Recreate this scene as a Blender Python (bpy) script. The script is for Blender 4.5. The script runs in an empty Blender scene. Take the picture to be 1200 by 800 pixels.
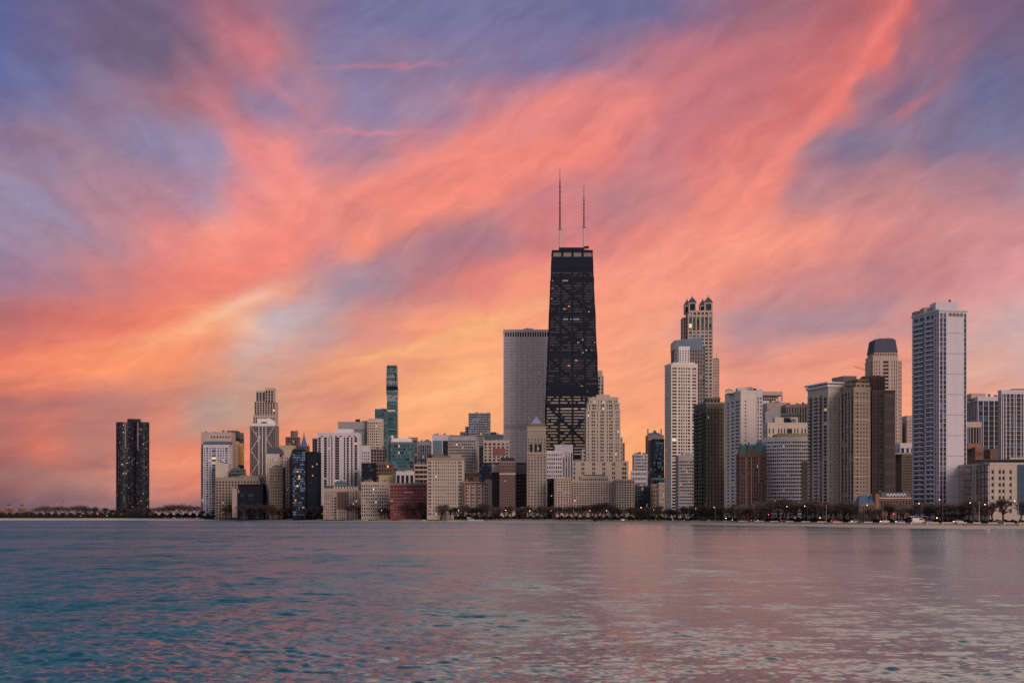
import bpy, math, random
from mathutils import Vector, noise
R = math.radians
random.seed(7)
sc = bpy.context.scene
COL = sc.collection
F, HZ, CAMH = 1800.0, 604.0, 6.0        # focal length in photo pixels, horizon row, eye height (m)
GZ = 2.4                                 # level of the land behind the sea wall

# ---------------------------------------------------------------- camera
cam = bpy.data.cameras.new('camera'); co = bpy.data.objects.new('camera', cam); COL.objects.link(co)
co.location = (0, 0, CAMH); co.rotation_euler = (R(90), 0, 0)
cam.sensor_width = 36; cam.lens = 54; cam.shift_y = (HZ-400)/1200.0
cam.clip_start = 0.5; cam.clip_end = 90000
sc.camera = co
sc.view_settings.view_transform = 'Standard'; sc.view_settings.look = 'None'
sc.view_settings.exposure = 0.0; sc.view_settings.gamma = 1.0; sc.view_settings.use_curve_mapping = False
SUN_AZ, SUN_EL = R(150), R(18)           # clockwise from the view axis (+y)
SUN_STRENGTH = 1.8

def lin(c):
    return tuple((v/255.0/12.92) if v/255.0 <= 0.04045 else ((v/255.0+0.055)/1.055)**2.4 for v in c)

# ---------------------------------------------------------------- sky
def dusty(c, k=.12):
    c = lin(c); g = .2126*c[0]+.7152*c[1]+.0722*c[2]; return tuple(v+(g-v)*k for v in c)
class NT:
    def __init__(s, nt): s.nt = nt
    def n(s, t, **k):
        o = s.nt.nodes.new(t)
        for a, b in k.items(): setattr(o, a, b)
        return o
    def put(s, v, sock):
        if isinstance(v, bpy.types.NodeSocket): s.nt.links.new(v, sock)
        elif v is not None: sock.default_value = v
    def m(s, op, a, b=None, c=None, clamp=False):
        o = s.n('ShaderNodeMath', operation=op, use_clamp=clamp)
        s.put(a, o.inputs[0]); s.put(b, o.inputs[1]); s.put(c, o.inputs[2]); return o.outputs[0]
    def vm(s, op, a, b=None, sc_=None):
        o = s.n('ShaderNodeVectorMath', operation=op)
        s.put(a, o.inputs[0]); s.put(b, o.inputs[1])
        if sc_ is not None: s.put(sc_, o.inputs['Scale'])
        return o.outputs[0]
    def mix(s, f, a, b, bt='MIX'):
        o = s.n('ShaderNodeMix', data_type='RGBA', blend_type=bt); o.clamp_factor = True
        s.put(f, o.inputs[0])
        for v, k in ((a, 6), (b, 7)):
            if isinstance(v, tuple) and len(v) == 3: v = v+(1,)
            s.put(v, o.inputs[k])
        return o.outputs[2]
    def smooth(s, v, a, b):
        o = s.n('ShaderNodeMapRange', interpolation_type='SMOOTHSTEP')
        s.put(v, o.inputs[0]); o.inputs[1].default_value = a; o.inputs[2].default_value = b
        o.inputs[3].default_value = 0; o.inputs[4].default_value = 1; return o.outputs[0]
    def noise(s, v, scale, det=4, rough=.5, dist=0, out=0):
        o = s.n('ShaderNodeTexNoise'); s.put(v, o.inputs['Vector']); o.inputs['Scale'].default_value = scale
        o.inputs['Detail'].default_value = det; o.inputs['Roughness'].default_value = rough
        o.inputs['Distortion'].default_value = dist; return o.outputs[out]
    def comb(s, x, y, z=0.0):
        o = s.n('ShaderNodeCombineXYZ'); s.put(x, o.inputs[0]); s.put(y, o.inputs[1]); s.put(z, o.inputs[2]); return o.outputs[0]
    def ramp(s, f, stops, interp='LINEAR'):
        o = s.n('ShaderNodeValToRGB'); s.put(f, o.inputs[0]); cr = o.color_ramp; cr.interpolation = interp
        stops = sorted(stops)
        cr.elements[0].position = stops[0][0]; cr.elements[0].color = tuple(stops[0][1])+(1,)
        cr.elements[1].position = stops[-1][0]; cr.elements[1].color = tuple(stops[-1][1])+(1,)
        for p, c in stops[1:-1]:
            e = cr.elements.new(p); e.color = tuple(c)+(1,)
        return o.outputs[0]

def azel(px, py):
    az = math.atan((px-600)/F)
    return math.degrees(az), math.degrees(math.atan((HZ-py)/F*math.cos(az)))

# cloud and sky colours by compass bearing, one row per height above the horizon (display colours)
SKY_ROWS = {
  15:  [(0,(88,94,150)),(60,(102,94,140)),(130,(112,94,132)),(190,(116,94,130)),(250,(160,100,125)),(300,(160,106,130)),(350,(140,110,145)),(420,(118,112,158)),(520,(116,112,160)),(620,(116,110,156)),(700,(106,106,154)),(760,(108,104,150)),(820,(135,104,140)),(900,(158,100,120)),(980,(180,100,112)),(1030,(200,100,105)),(1062,(222,105,102)),(1090,(160,100,120)),(1140,(125,92,128)),(1200,(118,90,122))],
  70:  [(0,(92,98,152)),(60,(106,96,142)),(130,(112,94,128)),(190,(112,92,124)),(225,(150,105,130)),(262,(185,108,122)),(310,(205,115,128)),(345,(170,115,135)),(400,(132,118,158)),(480,(140,118,155)),(560,(130,116,156)),(640,(125,112,155)),(720,(150,112,145)),(800,(190,110,125)),(880,(190,105,118)),(950,(200,104,110)),(1000,(215,106,105)),(1035,(232,112,105)),(1060,(170,105,122)),(1110,(140,100,125)),(1160,(118,95,130)),(1200,(115,95,130))],
  125: [(0,(98,106,160)),(50,(108,110,160)),(110,(132,112,148)),(170,(150,110,135)),(215,(165,108,125)),(250,(185,115,130)),(290,(150,122,155)),(330,(140,122,160)),(370,(175,125,148)),(430,(140,124,165)),(500,(160,125,155)),(580,(195,124,140)),(660,(225,124,125)),(740,(232,124,120)),(800,(205,115,125)),(870,(200,110,118)),(930,(215,110,108)),(975,(235,118,108)),(1005,(165,112,130)),(1050,(135,105,135)),(1110,(128,108,142)),(1160,(108,106,148)),(1200,(112,106,145))],
  180: [(0,(142,114,146)),(60,(150,118,145)),(120,(148,120,150)),(180,(140,128,165)),(240,(158,132,165)),(285,(230,130,135)),(330,(240,135,130)),(380,(190,130,150)),(430,(180,128,148)),(490,(222,126,125)),(560,(244,130,115)),(640,(242,128,115)),(700,(240,125,115)),(760,(205,120,128)),(820,(215,115,118)),(880,(232,120,112)),(920,(235,125,120)),(950,(158,118,138)),(1000,(138,114,142)),(1060,(142,116,142)),(1120,(128,112,145)),(1200,(125,115,150))],
  235: [(0,(150,128,158)),(50,(150,128,160)),(110,(172,126,145)),(180,(185,128,145)),(240,(175,135,160)),(290,(240,135,130)),(340,(250,140,125)),(400,(225,128,122)),(460,(240,128,115)),(520,(248,134,112)),(580,(240,128,115)),(650,(215,120,122)),(720,(190,120,130)),(780,(205,122,125)),(840,(238,128,115)),(890,(240,134,120)),(930,(185,125,135)),(1000,(190,125,132)),(1060,(200,128,130)),(1130,(180,125,138)),(1200,(165,125,145))],
  285: [(0,(152,135,168)),(60,(160,130,155)),(130,(185,128,142)),(200,(230,130,128)),(260,(250,140,120)),(320,(245,130,115)),(370,(240,130,120)),(420,(250,138,112)),(460,(205,128,125)),(510,(172,116,130)),(570,(172,116,130)),(630,(220,122,120)),(700,(215,122,122)),(760,(235,130,118)),(820,(250,145,120)),(880,(252,148,122)),(940,(240,140,122)),(1000,(225,135,128)),(1070,(208,130,132)),(1140,(208,132,135)),(1200,(205,135,142))],
  335: [(0,(160,122,150)),(60,(180,120,138)),(130,(205,120,122)),(200,(230,120,110)),(270,(245,125,105)),(330,(246,130,110)),(370,(190,140,150)),(400,(150,135,160)),(440,(165,128,145)),(500,(190,118,125)),(560,(225,122,115)),(620,(245,140,112)),(700,(252,145,118)),(760,(252,150,120)),(830,(250,145,118)),(900,(225,132,120)),(960,(215,128,122)),(1030,(195,124,132)),(1100,(205,128,132)),(1160,(215,138,145)),(1200,(225,145,150))],
  385: [(0,(190,105,108)),(60,(210,106,98)),(130,(228,112,92)),(200,(246,128,92)),(250,(252,150,100)),(290,(255,180,135)),(325,(200,165,165)),(370,(185,150,155)),(430,(225,140,125)),(500,(250,150,110)),(560,(255,165,108)),(620,(255,155,112)),(700,(250,150,115)),(760,(250,155,120)),(820,(225,145,130)),(880,(182,136,146)),(950,(178,135,146)),(1020,(180,138,148)),(1080,(200,140,145)),(1150,(215,158,155)),(1200,(205,165,165))],
  430: [(0,(238,118,92)),(60,(252,130,90)),(130,(255,142,92)),(200,(245,140,95)),(250,(225,140,110)),(290,(200,150,140)),(340,(215,148,130)),(400,(240,150,110)),(470,(245,155,110)),(540,(255,170,108)),(620,(252,160,112)),(700,(250,155,112)),(760,(250,158,115)),(820,(245,150,118)),(880,(225,140,125)),(950,(235,145,120)),(1020,(240,145,118)),(1080,(235,148,125)),(1150,(225,165,150)),(1200,(215,165,158))],
  480: [(0,(190,105,98)),(60,(205,110,100)),(130,(190,118,112)),(190,(215,130,110)),(240,(180,145,135)),(300,(200,148,128)),(350,(225,145,115)),(420,(225,140,110)),(480,(252,166,108)),(560,(254,170,110)),(650,(250,155,108)),(720,(250,158,112)),(780,(250,155,110)),(860,(245,150,118)),(950,(245,152,118)),(1050,(248,150,112)),(1150,(238,165,138)),(1200,(228,160,142))],
  530: [(0,(180,104,98)),(50,(215,112,95)),(110,(180,115,108)),(180,(232,132,102)),(230,(235,130,98)),(300,(235,130,98)),(380,(240,140,98)),(480,(248,158,100)),(600,(252,160,98)),(720,(255,170,98)),(780,(255,165,94)),(900,(245,150,110)),(1050,(245,150,110)),(1200,(240,155,125))],
  565: [(0,(150,98,98)),(50,(165,108,102)),(110,(178,118,112)),(180,(225,135,112)),(230,(225,125,100)),(350,(230,130,95)),(600,(240,145,85)),(740,(248,150,80)),(800,(245,148,85)),(1200,(235,150,118))],
  596: [(0,(112,84,96)),(50,(130,98,108)),(120,(146,108,114)),(200,(148,108,116)),(240,(145,105,112)),(400,(180,115,105)),(740,(225,135,85)),(1200,(205,135,118))],
}
# single wisps: centre px, centre py, half length, half width, tilt (deg up to the right), colour, strength
WISPS = [
  (985,98,135,11,52,(240,118,108),.75),(1010,70,130,7,52,(248,125,112),.5),(890,210,90,13,46,(246,128,112),.6),(830,262,90,20,38,(250,145,122),.5),
  (1075,122,34,5,30,(212,114,114),.5),(1040,30,60,6,55,(225,105,100),.4),(925,150,120,9,48,(205,105,110),.4),
  (445,213,190,9,24,(255,140,120),.45),(560,165,170,17,24,(246,130,115),.5),(480,258,130,14,24,(252,136,112),.65),(700,150,160,14,25,(240,126,115),.4),
  (640,230,90,12,26,(190,116,128),.4),(470,300,120,12,22,(172,122,138),.5),(560,300,110,13,14,(182,114,128),.5),(600,312,120,8,16,(240,125,115),.5),
  (405,322,60,16,12,(145,138,165),.5),(340,372,34,14,30,(190,165,175),.5),(378,300,40,10,38,(172,132,155),.4),
  (310,180,70,13,-42,(250,135,125),.55),(265,118,60,12,-50,(185,108,122),.5),(290,66,50,16,-60,(205,112,122),.5),(335,110,45,6,-32,(205,125,140),.5),
  (440,152,75,2.5,3,(215,128,142),.7),(455,76,70,3,4,(190,120,142),.7),(360,207,40,8,20,(250,138,125),.4),
  (225,50,60,16,-30,(108,90,122),.5),(165,60,80,22,-20,(110,92,124),.45),(240,175,50,14,-35,(150,135,172),.45),
  (210,385,150,13,18,(252,140,95),.55),(252,374,85,11,24,(255,188,128),.55),(292,352,40,10,30,(240,195,175),.55),(322,388,52,24,30,(198,178,182),.6),(120,425,140,12,10,(255,142,92),.5),(90,385,130,9,8,(215,108,98),.4),(230,350,130,10,14,(232,116,102),.4),
  (60,475,90,8,3,(168,112,112),.5),(170,470,70,6,14,(190,115,108),.45),(90,510,110,9,-2,(180,108,104),.35),(200,545,80,7,6,(240,138,105),.4),
  (40,560,60,6,-4,(160,118,115),.4),(235,500,40,10,16,(180,150,140),.4),(310,420,90,4,28,(232,150,120),.4),
  (500,402,110,7,16,(255,180,112),.55),(590,372,80,8,20,(255,178,112),.5),(470,430,100,5,10,(225,135,108),.4),(545,455,70,4,18,(255,182,115),.5),
  (905,332,75,8,10,(196,130,138),.4),(900,355,110,10,16,(180,138,150),.4),(870,400,60,8,20,(188,130,140),.4),(785,432,14,4,0,(222,125,105),.5),
  (960,410,130,9,20,(244,146,120),.5),(1000,300,110,8,12,(222,134,130),.35),(840,300,90,12,8,(255,150,120),.35),(1150,400,50,14,24,(192,168,172),.45),(1160,350,60,10,22,(228,150,150),.4),(1165,440,60,9,14,(212,165,158),.4),
  (1090,215,90,9,-4,(160,124,142),.3),(1010,165,50,12,15,(125,112,148),.4),(1160,150,50,18,15,(104,106,150),.4),(1120,70,40,12,50,(170,100,118),.35),
  (40,240,60,9,-28,(135,138,180),.4),(30,290,50,8,-35,(170,128,155),.35),(90,230,60,7,-22,(182,120,135),.35),(60,20,60,9,-30,(116,98,136),.3),(90,150,90,7,-14,(118,112,160),.3),(110,120,110,7,-4,(150,112,138),.3),
]

w = bpy.data.worlds.new('World'); sc.world = w; w.use_nodes = True
nt = w.node_tree; nt.nodes.clear(); T = NT(nt)
tc = T.n('ShaderNodeTexCoord'); dirv = tc.outputs['Generated']
sp = T.n('ShaderNodeSeparateXYZ'); nt.links.new(dirv, sp.inputs[0])
az = T.m('MULTIPLY', T.m('ARCTAN2', sp.outputs[0], sp.outputs[1]), 57.29578)
el = T.m('MULTIPLY', T.m('ARCSINE', sp.outputs[2]), 57.29578)
P0 = T.comb(az, el)
def mapped(v, rot, sx, sy):
    o = T.n('ShaderNodeMapping', vector_type='TEXTURE'); nt.links.new(v, o.inputs[0])
    o.inputs['Rotation'].default_value = (0, 0, R(rot)); o.inputs['Scale'].default_value = (sx, sy, 1); return o.outputs[0]
# slow bends, then fibres combed along the wind; below ~3 degrees they flatten out
wn = T.noise(P0, .22, 3, .55, out=1)
bend = T.vm('MULTIPLY', T.vm('SUBTRACT', wn, (.5, .5, .5)), (2.6, 1.9, 0))
P1 = T.vm('ADD', P0, bend)
fibA = T.noise(mapped(P1, 33, 2.2, .8), 1.0, 8, .52, .25, out=1)
fibB = T.noise(mapped(P1, 8, 3.4, .62), 1.0, 8, .52, .2, out=1)
fibC = T.noise(mapped(P1, -34, 2.2, .95), 1.0, 8, .52, .25, out=1)
left = T.m('SUBTRACT', 1.0, T.smooth(az, -11, -5)); low = T.m('SUBTRACT', 1.0, T.smooth(el, 4.5, 10.5))
upl = T.m('MULTIPLY', left, T.m('SUBTRACT', 1.0, low))
fib = T.mix(low, T.mix(upl, fibA, fibC), fibB)
fv = T.vm('SUBTRACT', fib, (.5, .5, .5))
P2 = T.vm('ADD', T.vm('ADD', P0, T.vm('MULTIPLY', bend, (.55, .45, 0))), T.vm('MULTIPLY', fv, (1.0, .95, 0)))
s2 = T.n('ShaderNodeSeparateXYZ'); nt.links.new(P2, s2.inputs[0])
A0, A1 = -20.0, 20.0
tt = T.m('DIVIDE', T.m('SUBTRACT', s2.outputs[0], A0), A1-A0, clamp=True)
ys = sorted(SKY_ROWS, reverse=True)
prev = None; pe = None
for y in ys:
    stops = [((azel(px, y)[0]-A0)/(A1-A0), dusty(c)) for px, c in SKY_ROWS[y]]
    c = T.ramp(tt, stops, 'EASE'); e = math.degrees(math.atan((HZ-y)/F))
    prev = c if prev is None else T.mix(T.smooth(s2.outputs[1], pe, e), prev, c)
    pe = e
field = prev
P3 = T.vm('ADD', T.vm('ADD', P0, T.vm('MULTIPLY', bend, (.3, .25, 0))), T.vm('MULTIPLY', fv, (.8, .7, 0)))
for (px, py, hl, hw, ang, c, st) in WISPS:
    a, e = azel(px, py); k = 180/math.pi/F
    o = T.n('ShaderNodeMapping', vector_type='TEXTURE'); nt.links.new(P3, o.inputs[0])
    o.inputs['Location'].default_value = (a, e, 0); o.inputs['Rotation'].default_value = (0, 0, R(ang)); o.inputs['Scale'].default_value = (hl*k, hw*k, 1)
    d2 = T.n('ShaderNodeVectorMath', operation='DOT_PRODUCT'); nt.links.new(o.outputs[0], d2.inputs[0]); nt.links.new(o.outputs[0], d2.inputs[1])
    wgt = T.m('MULTIPLY', T.m('POWER', .42, d2.outputs['Value']), st)
    field = T.mix(wgt, field, dusty(c))
# fine texture of the cloud sheet
sf = T.n('ShaderNodeSeparateColor'); nt.links.new(fib, sf.inputs[0])
fine = T.noise(mapped(P2, 22, .8, .36), 1.0, 7, .6, .5)
kk_ = T.m('ADD', T.m('SUBTRACT', sf.outputs[2], .5), T.m('MULTIPLY', T.m('SUBTRACT', fine, .5), .45))
tx = T.m('MULTIPLY_ADD', kk_, .5, 1.0)
txc = T.comb(tx, T.m('MULTIPLY_ADD', kk_, .62, 1.0), T.m('MULTIPLY_ADD', kk_, .42, 1.0))
field = T.mix(1.0, field, txc, 'MULTIPLY')
# the rest of the sky: overhead slate blue, warm in the west (right), pale lilac behind, blue in the east
aaz = T.m('ABSOLUTE', az)
ring = T.ramp(T.m('MULTIPLY_ADD', az, 1/360, .5), [(0,(.66,.55,.58)),(.12,(.54,.47,.55)),(.25,(.36,.34,.42)),(.38,(.18,.20,.31)),(.5,(.5,.25,.22)),(.62,(.62,.32,.24)),(.75,(.85,.50,.34)),(.87,(.78,.60,.58)),(1,(.66,.55,.58))])
up = T.mix(T.smooth(el, 14, 75), ring, (.16,.19,.30))
frn = T.m('SUBTRACT', 1.0, T.smooth(aaz, 40, 130))
up = T.mix(T.m('MULTIPLY', frn, T.smooth(el, 12, 24)), up, T.mix(T.smooth(az, -15, 8), (.15,.31,.45), (1.75,1.28,1.02)))
up = T.mix(T.m('MULTIPLY', frn, T.smooth(el, 28, 58)), up, T.mix(T.smooth(az, -20, 30), (.04,.12,.19), (.16,.19,.26)))
outw = T.m('MAXIMUM', T.smooth(aaz, 18.5, 40), T.smooth(el, 18.5, 23))
full = T.mix(outw, field, up)
full = T.mix(T.smooth(el, -0.05, -1.5), full, (.06,.06,.08))
sky = T.n('ShaderNodeTexSky', sky_type='NISHITA'); sky.sun_disc = False
sky.sun_elevation = R(1.5); sky.sun_rotation = SUN_AZ; sky.altitude = 200
b1 = T.n('ShaderNodeBackground'); nt.links.new(sky.outputs[0], b1.inputs[0]); b1.inputs[1].default_value = .008
b2 = T.n('ShaderNodeBackground'); nt.links.new(full, b2.inputs[0]); b2.inputs[1].default_value = 1.0
ad = T.n('ShaderNodeAddShader'); nt.links.new(b1.outputs[0], ad.inputs[0]); nt.links.new(b2.outputs[0], ad.inputs[1])
wo = T.n('ShaderNodeOutputWorld'); nt.links.new(ad.outputs[0], wo.inputs[0])
w.cycles.sampling_method = 'MANUAL'; w.cycles.sample_map_resolution = 512

sun = bpy.data.lights.new('sun', 'SUN'); so = bpy.data.objects.new('sun', sun); COL.objects.link(so)
sun.energy = SUN_STRENGTH; sun.angle = R(24); sun.color = (1.0, .78, .67)
sd = Vector((math.sin(SUN_AZ)*math.cos(SUN_EL), math.cos(SUN_AZ)*math.cos(SUN_EL), math.sin(SUN_EL)))
so.rotation_euler = sd.to_track_quat('Z', 'Y').to_euler()
sc.cycles.max_bounces = 6; sc.cycles.diffuse_bounces = 2; sc.cycles.glossy_bounces = 3; sc.cycles.use_denoising = False

# ---------------------------------------------------------------- helpers
def X(px, d): return (px-600)/F*d
def Z(py, d): return CAMH-(py-HZ)/F*d

class MB:
    """collects faces (with a material index each) and links them as ONE mesh object"""
    def __init__(s): s.v = []; s.f = []; s.m = []
    def quad(s, a, b, c, d, m=0):
        i = len(s.v); s.v += [a, b, c, d]; s.f.append((i, i+1, i+2, i+3)); s.m.append(m)
    def poly(s, pts, m=0):
        i = len(s.v); s.v += list(pts); s.f.append(tuple(range(i, i+len(pts)))); s.m.append(m)
    def box(s, x0, x1, y0, y1, z0, z1, m=0):
        i = len(s.v)
        s.v += [(x0,y0,z0),(x1,y0,z0),(x1,y1,z0),(x0,y1,z0),(x0,y0,z1),(x1,y0,z1),(x1,y1,z1),(x0,y1,z1)]
        for q in ((0,3,2,1),(4,5,6,7),(0,1,5,4),(1,2,6,5),(2,3,7,6),(3,0,4,7)):
            s.f.append(tuple(i+k for k in q)); s.m.append(m)
    def ring(s, fp, r0, z0, r1, z1, n=None, m=0): pass
    def tube(s, p0, p1, r0, r1, n=6, m=0, cap=False):
        p0 = Vector(p0); p1 = Vector(p1); d = (p1-p0).normalized()
        a = d.orthogonal().normalized(); b = d.cross(a)
        i = len(s.v)
        for (p, r) in ((p0, r0), (p1, r1)):
            for k in range(n):
                t = 2*math.pi*k/n; s.v.append(tuple(p+a*(r*math.cos(t))+b*(r*math.sin(t))))
        for k in range(n):
            s.f.append((i+k, i+(k+1) % n, i+n+(k+1) % n, i+n+k)); s.m.append(m)
        if cap: s.f.append(tuple(i+n+k for k in range(n))); s.m.append(m)
    def prism(s, fp, z0, z1, m=0, top=1.0, cap=True, mt=None):
        n = len(fp); cx = sum(p[0] for p in fp)/n; cy = sum(p[1] for p in fp)/n
        up = [(cx+(p[0]-cx)*top, cy+(p[1]-cy)*top) for p in fp]
        for k in range(n):
            a, b = fp[k], fp[(k+1) % n]; c, d = up[(k+1) % n], up[k]
            s.quad((a[0],a[1],z0), (b[0],b[1],z0), (c[0],c[1],z1), (d[0],d[1],z1), m)
        if cap: s.poly([(p[0],p[1],z1) for p in up], m if mt is None else mt)
    def mesh(s, name, mats, smooth=False):
        me = bpy.data.meshes.new(name); me.from_pydata([tuple(v) for v in s.v], [], s.f)
        for k in mats: me.materials.append(k)
        if len(mats) > 1: me.polygons.foreach_set('material_index', s.m)
        if smooth: me.polygons.foreach_set('use_smooth', [True]*len(s.f))
        return me
    def build(s, name, mats, parent=None, loc=(0,0,0), smooth=False):
        if not isinstance(mats, (list, tuple)): mats = [mats]
        return link(name, s.mesh(name, mats, smooth), parent, loc)

def link(name, me, parent=None, loc=(0,0,0)):
    o = bpy.data.objects.new(name, me); COL.objects.link(o); o.location = loc
    if parent is not None: o.parent = parent
    return o
def empty(name, loc=(0,0,0), rz=0, label=None, cat=None, group=None):
    o = bpy.data.objects.new(name, None); COL.objects.link(o); o.location = loc; o.rotation_euler = (0,0,rz)
    return tag(o, label, cat, group)
def tag(o, label=None, cat=None, group=None, kind=None):
    if label: o['label'] = label
    if cat: o['category'] = cat
    if group: o['group'] = group
    if kind: o['kind'] = kind
    return o

# ---------------------------------------------------------------- materials
def mat(name, col, rough=.8, var=.18, scale=.06, metal=0.0, streak=.10, spec=.3, bump=0.0):
    m = bpy.data.materials.new(name); m.use_nodes = True; t = NT(m.node_tree); b = m.node_tree.nodes['Principled BSDF']
    tcn = t.n('ShaderNodeTexCoord'); v = tcn.outputs['Object']
    n1 = t.noise(v, scale, 5, .6)
    st = t.n('ShaderNodeMapping'); m.node_tree.links.new(v, st.inputs[0]); st.inputs['Scale'].default_value = (1, 1, .06)
    n2 = t.noise(st.outputs[0], .55, 3, .6)
    k = t.m('ADD', t.m('MULTIPLY_ADD', t.m('SUBTRACT', n1, .5), var*2, 1.0), t.m('MULTIPLY', t.m('SUBTRACT', n2, .5), streak*2))
    c = t.mix(1.0, tuple(col), t.comb(k, k, k), 'MULTIPLY')
    m.node_tree.links.new(c, b.inputs['Base Color'])
    b.inputs['Roughness'].default_value = rough; b.inputs['Metallic'].default_value = metal
    b.inputs['Specular IOR Level'].default_value = spec
    if bump:
        bn = t.n('ShaderNodeBump'); bn.inputs['Strength'].default_value = bump; bn.inputs['Distance'].default_value = .3
        m.node_tree.links.new(t.noise(v, 1.2, 4), bn.inputs['Height']); m.node_tree.links.new(bn.outputs[0], b.inputs['Normal'])
    return m
def glassm(name, col, rough=.12, metal=.0, spec=.25):
    return mat(name, col, rough, .35, .35, metal, .05, spec)
def glow(name, col, st):
    m = bpy.data.materials.new(name); m.use_nodes = True; b = m.node_tree.nodes['Principled BSDF']
    b.inputs['Base Color'].default_value = tuple(col)+(1,); b.inputs['Emission Color'].default_value = tuple(col)+(1,)
    b.inputs['Emission Strength'].default_value = st; return m
M = {}
for nm, c, kw in [
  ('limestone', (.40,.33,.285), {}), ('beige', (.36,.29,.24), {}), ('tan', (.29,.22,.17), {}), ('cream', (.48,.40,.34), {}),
  ('white', (.62,.57,.58), dict(var=.08)), ('white_warm', (.58,.50,.44), dict(var=.08)), ('lilac_white', (.50,.45,.49), dict(var=.06)), ('pink_stone', (.41,.31,.27), {}),
  ('grey', (.27,.26,.28), {}), ('grey_dark', (.12,.12,.135), {}), ('grey_warm', (.27,.225,.19), {}), ('grey_mottled', (.30,.275,.28), dict(var=.35, scale=.16)),
  ('brown_brick', (.14,.085,.07), {}), ('plum_brick', (.13,.08,.075), {}), ('red_brick', (.22,.05,.055), {}), ('umber', (.155,.12,.095), {}),
  ('olive', (.105,.10,.08), {}), ('orange_brick', (.24,.12,.08), {}), ('granite_pink', (.21,.165,.16), {}), ('black_steel', (.007,.010,.022), dict(rough=.55, spec=.12)),
  ('black_brick', (.028,.022,.024), {}), ('roof_dark', (.045,.048,.055), {}), ('roof_blue', (.07,.11,.19), dict(rough=.5)), ('roof_slate', (.055,.065,.09), dict(rough=.5)),
  ('roof_teal', (.035,.17,.19), {}), ('roof_steel', (.10,.14,.19), dict(rough=.35, metal=.3)), ('mansard', (.055,.06,.09), {}), ('gold', (.95,.55,.20), dict(rough=.2, metal=1.0, var=.05)),  # gold: reflected sunset painted into the base colour
  ('bronze', (.014,.016,.027), dict(rough=.4, spec=.3)), ('teal_frame', (.09,.14,.155), {}), ('steel_white', (.45,.43,.47), dict(rough=.5)), ('mast_dark', (.06,.04,.045), {}),
  ('yellow_stone', (.38,.31,.17), {}), ('panel_red', (.20,.075,.065), {}), ('pier_brown', (.11,.085,.08), {}), ('concrete', (.42,.34,.28), {}), ('green_grey', (.20,.21,.18), {}),
  ('bark', (.045,.032,.033), {}), ('bark_pale', (.12,.09,.08), {}), ('iron', (.10,.10,.11), dict(rough=.5)), ('blue_tarp', (.12,.20,.33), {}), ('rubber', (.01,.01,.01), {}),
]: M[nm] = mat(nm, c, **kw)
M['rail_teal'] = mat('rail_teal', (.10,.16,.17), .3, .1, .1, streak=0, spec=.5)
G = {'dark': glassm('glass_dark', (.007,.009,.016)), 'mid': glassm('glass_mid', (.022,.028,.042)), 'blue': glassm('glass_blue', (.03,.07,.13), .1),
     'teal': glassm('glass_teal', (.022,.08,.10), .1), 'teal2': glassm('glass_teal_pale', (.09,.17,.20), .12), 'blue2': glassm('glass_blue_pale', (.12,.20,.30), .12),
     'blind': glassm('blind_pale', (.30,.28,.29), .5), 'tan_reflection': glassm('glass_tan_reflection', (.34,.27,.17), .5), 'green': glassm('glass_green', (.05,.10,.075), .15),
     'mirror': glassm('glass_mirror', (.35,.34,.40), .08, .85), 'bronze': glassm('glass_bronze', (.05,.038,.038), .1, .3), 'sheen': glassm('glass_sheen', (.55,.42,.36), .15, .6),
     'row': glassm('glass_row', (.075,.068,.078), .3), 'lit': glow('lit_window', (1.0,.62,.30), .42), 'lit2': glow('lit_window_pale', (1.0,.85,.70), .34), 'litdim': glow('lit_window_dim', (.8,.45,.25), .10)}
GS = {  # window mixes: (material, share)
 'std': [('dark',.82),('mid',.12),('blind',.03),('litdim',.02),('lit',0.0034),('teal',.018)],
 'pale': [('dark',.66),('mid',.20),('blind',.09),('litdim',.03),('lit',0.0028),('blue2',.03)],
 'blue': [('blue',.55),('dark',.25),('blue2',.12),('mid',.05),('litdim',.02),('lit',0.0028)],
 'teal': [('teal',.62),('teal2',.18),('dark',.15),('lit',0.0028),('litdim',.02),('blue',.02)],
 'tealgrid': [('teal',.40),('green',.15),('dark',.25),('teal2',.17),('lit',0.0056),('mid',.01)],
 'black': [('dark',.93),('mid',.05),('litdim',.015),('lit',0.0014)],
 'bluelit': [('blue2',.36),('dark',.27),('blue',.22),('mid',.09),('litdim',.03),('lit',0.0084)],
 'bronze': [('dark',.72),('row',.20),('sheen',.012),('mid',.07),('litdim',.012),('lit',.003)],
 'steel': [('dark',.16),('row',.68),('mid',.10),('sheen',.02),('litdim',.02),('lit',.004)],
 'tealpale': [('teal2',.35),('blind',.30),('green',.2),('teal',.15)],
 'steel_top': [('dark',.86),('mid',.09),('litdim',.03),('lit',0.0056)],
 'park': [('tan_reflection',.50),('blind',.26),('sheen',.14),('dark',.10)],  # tan tones stand in for bright reflections on the lower floors
 'navy': [('dark',.78),('blue',.17),('mid',.04),('litdim',.01)],
 'slate': [('mid',.45),('blue',.25),('dark',.15),('blue2',.12),('litdim',.02),('lit2',.01)],
 'twin': [('dark',.74),('mid',.14),('blind',.07),('lit2',.014),('blue2',.02)],
}
def gmix(style):
    ks = GS[style]; return [G[k] for k, _ in ks], [p for _, p in ks]

# ---------------------------------------------------------------- facades
def off(fp, d):
    n = len(fp); out = []
    for i in range(n):
        a, b, c = Vector(fp[i-1]), Vector(fp[i]), Vector(fp[(i+1) % n])
        e1 = (b-a).normalized(); e2 = (c-b).normalized()
        n1 = Vector((e1.y, -e1.x)); n2 = Vector((e2.y, -e2.x)); bis = (n1+n2)
        k = 1.0+n1.dot(n2); out.append(tuple(b+bis*(d/max(k, .3))))
    return out

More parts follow.
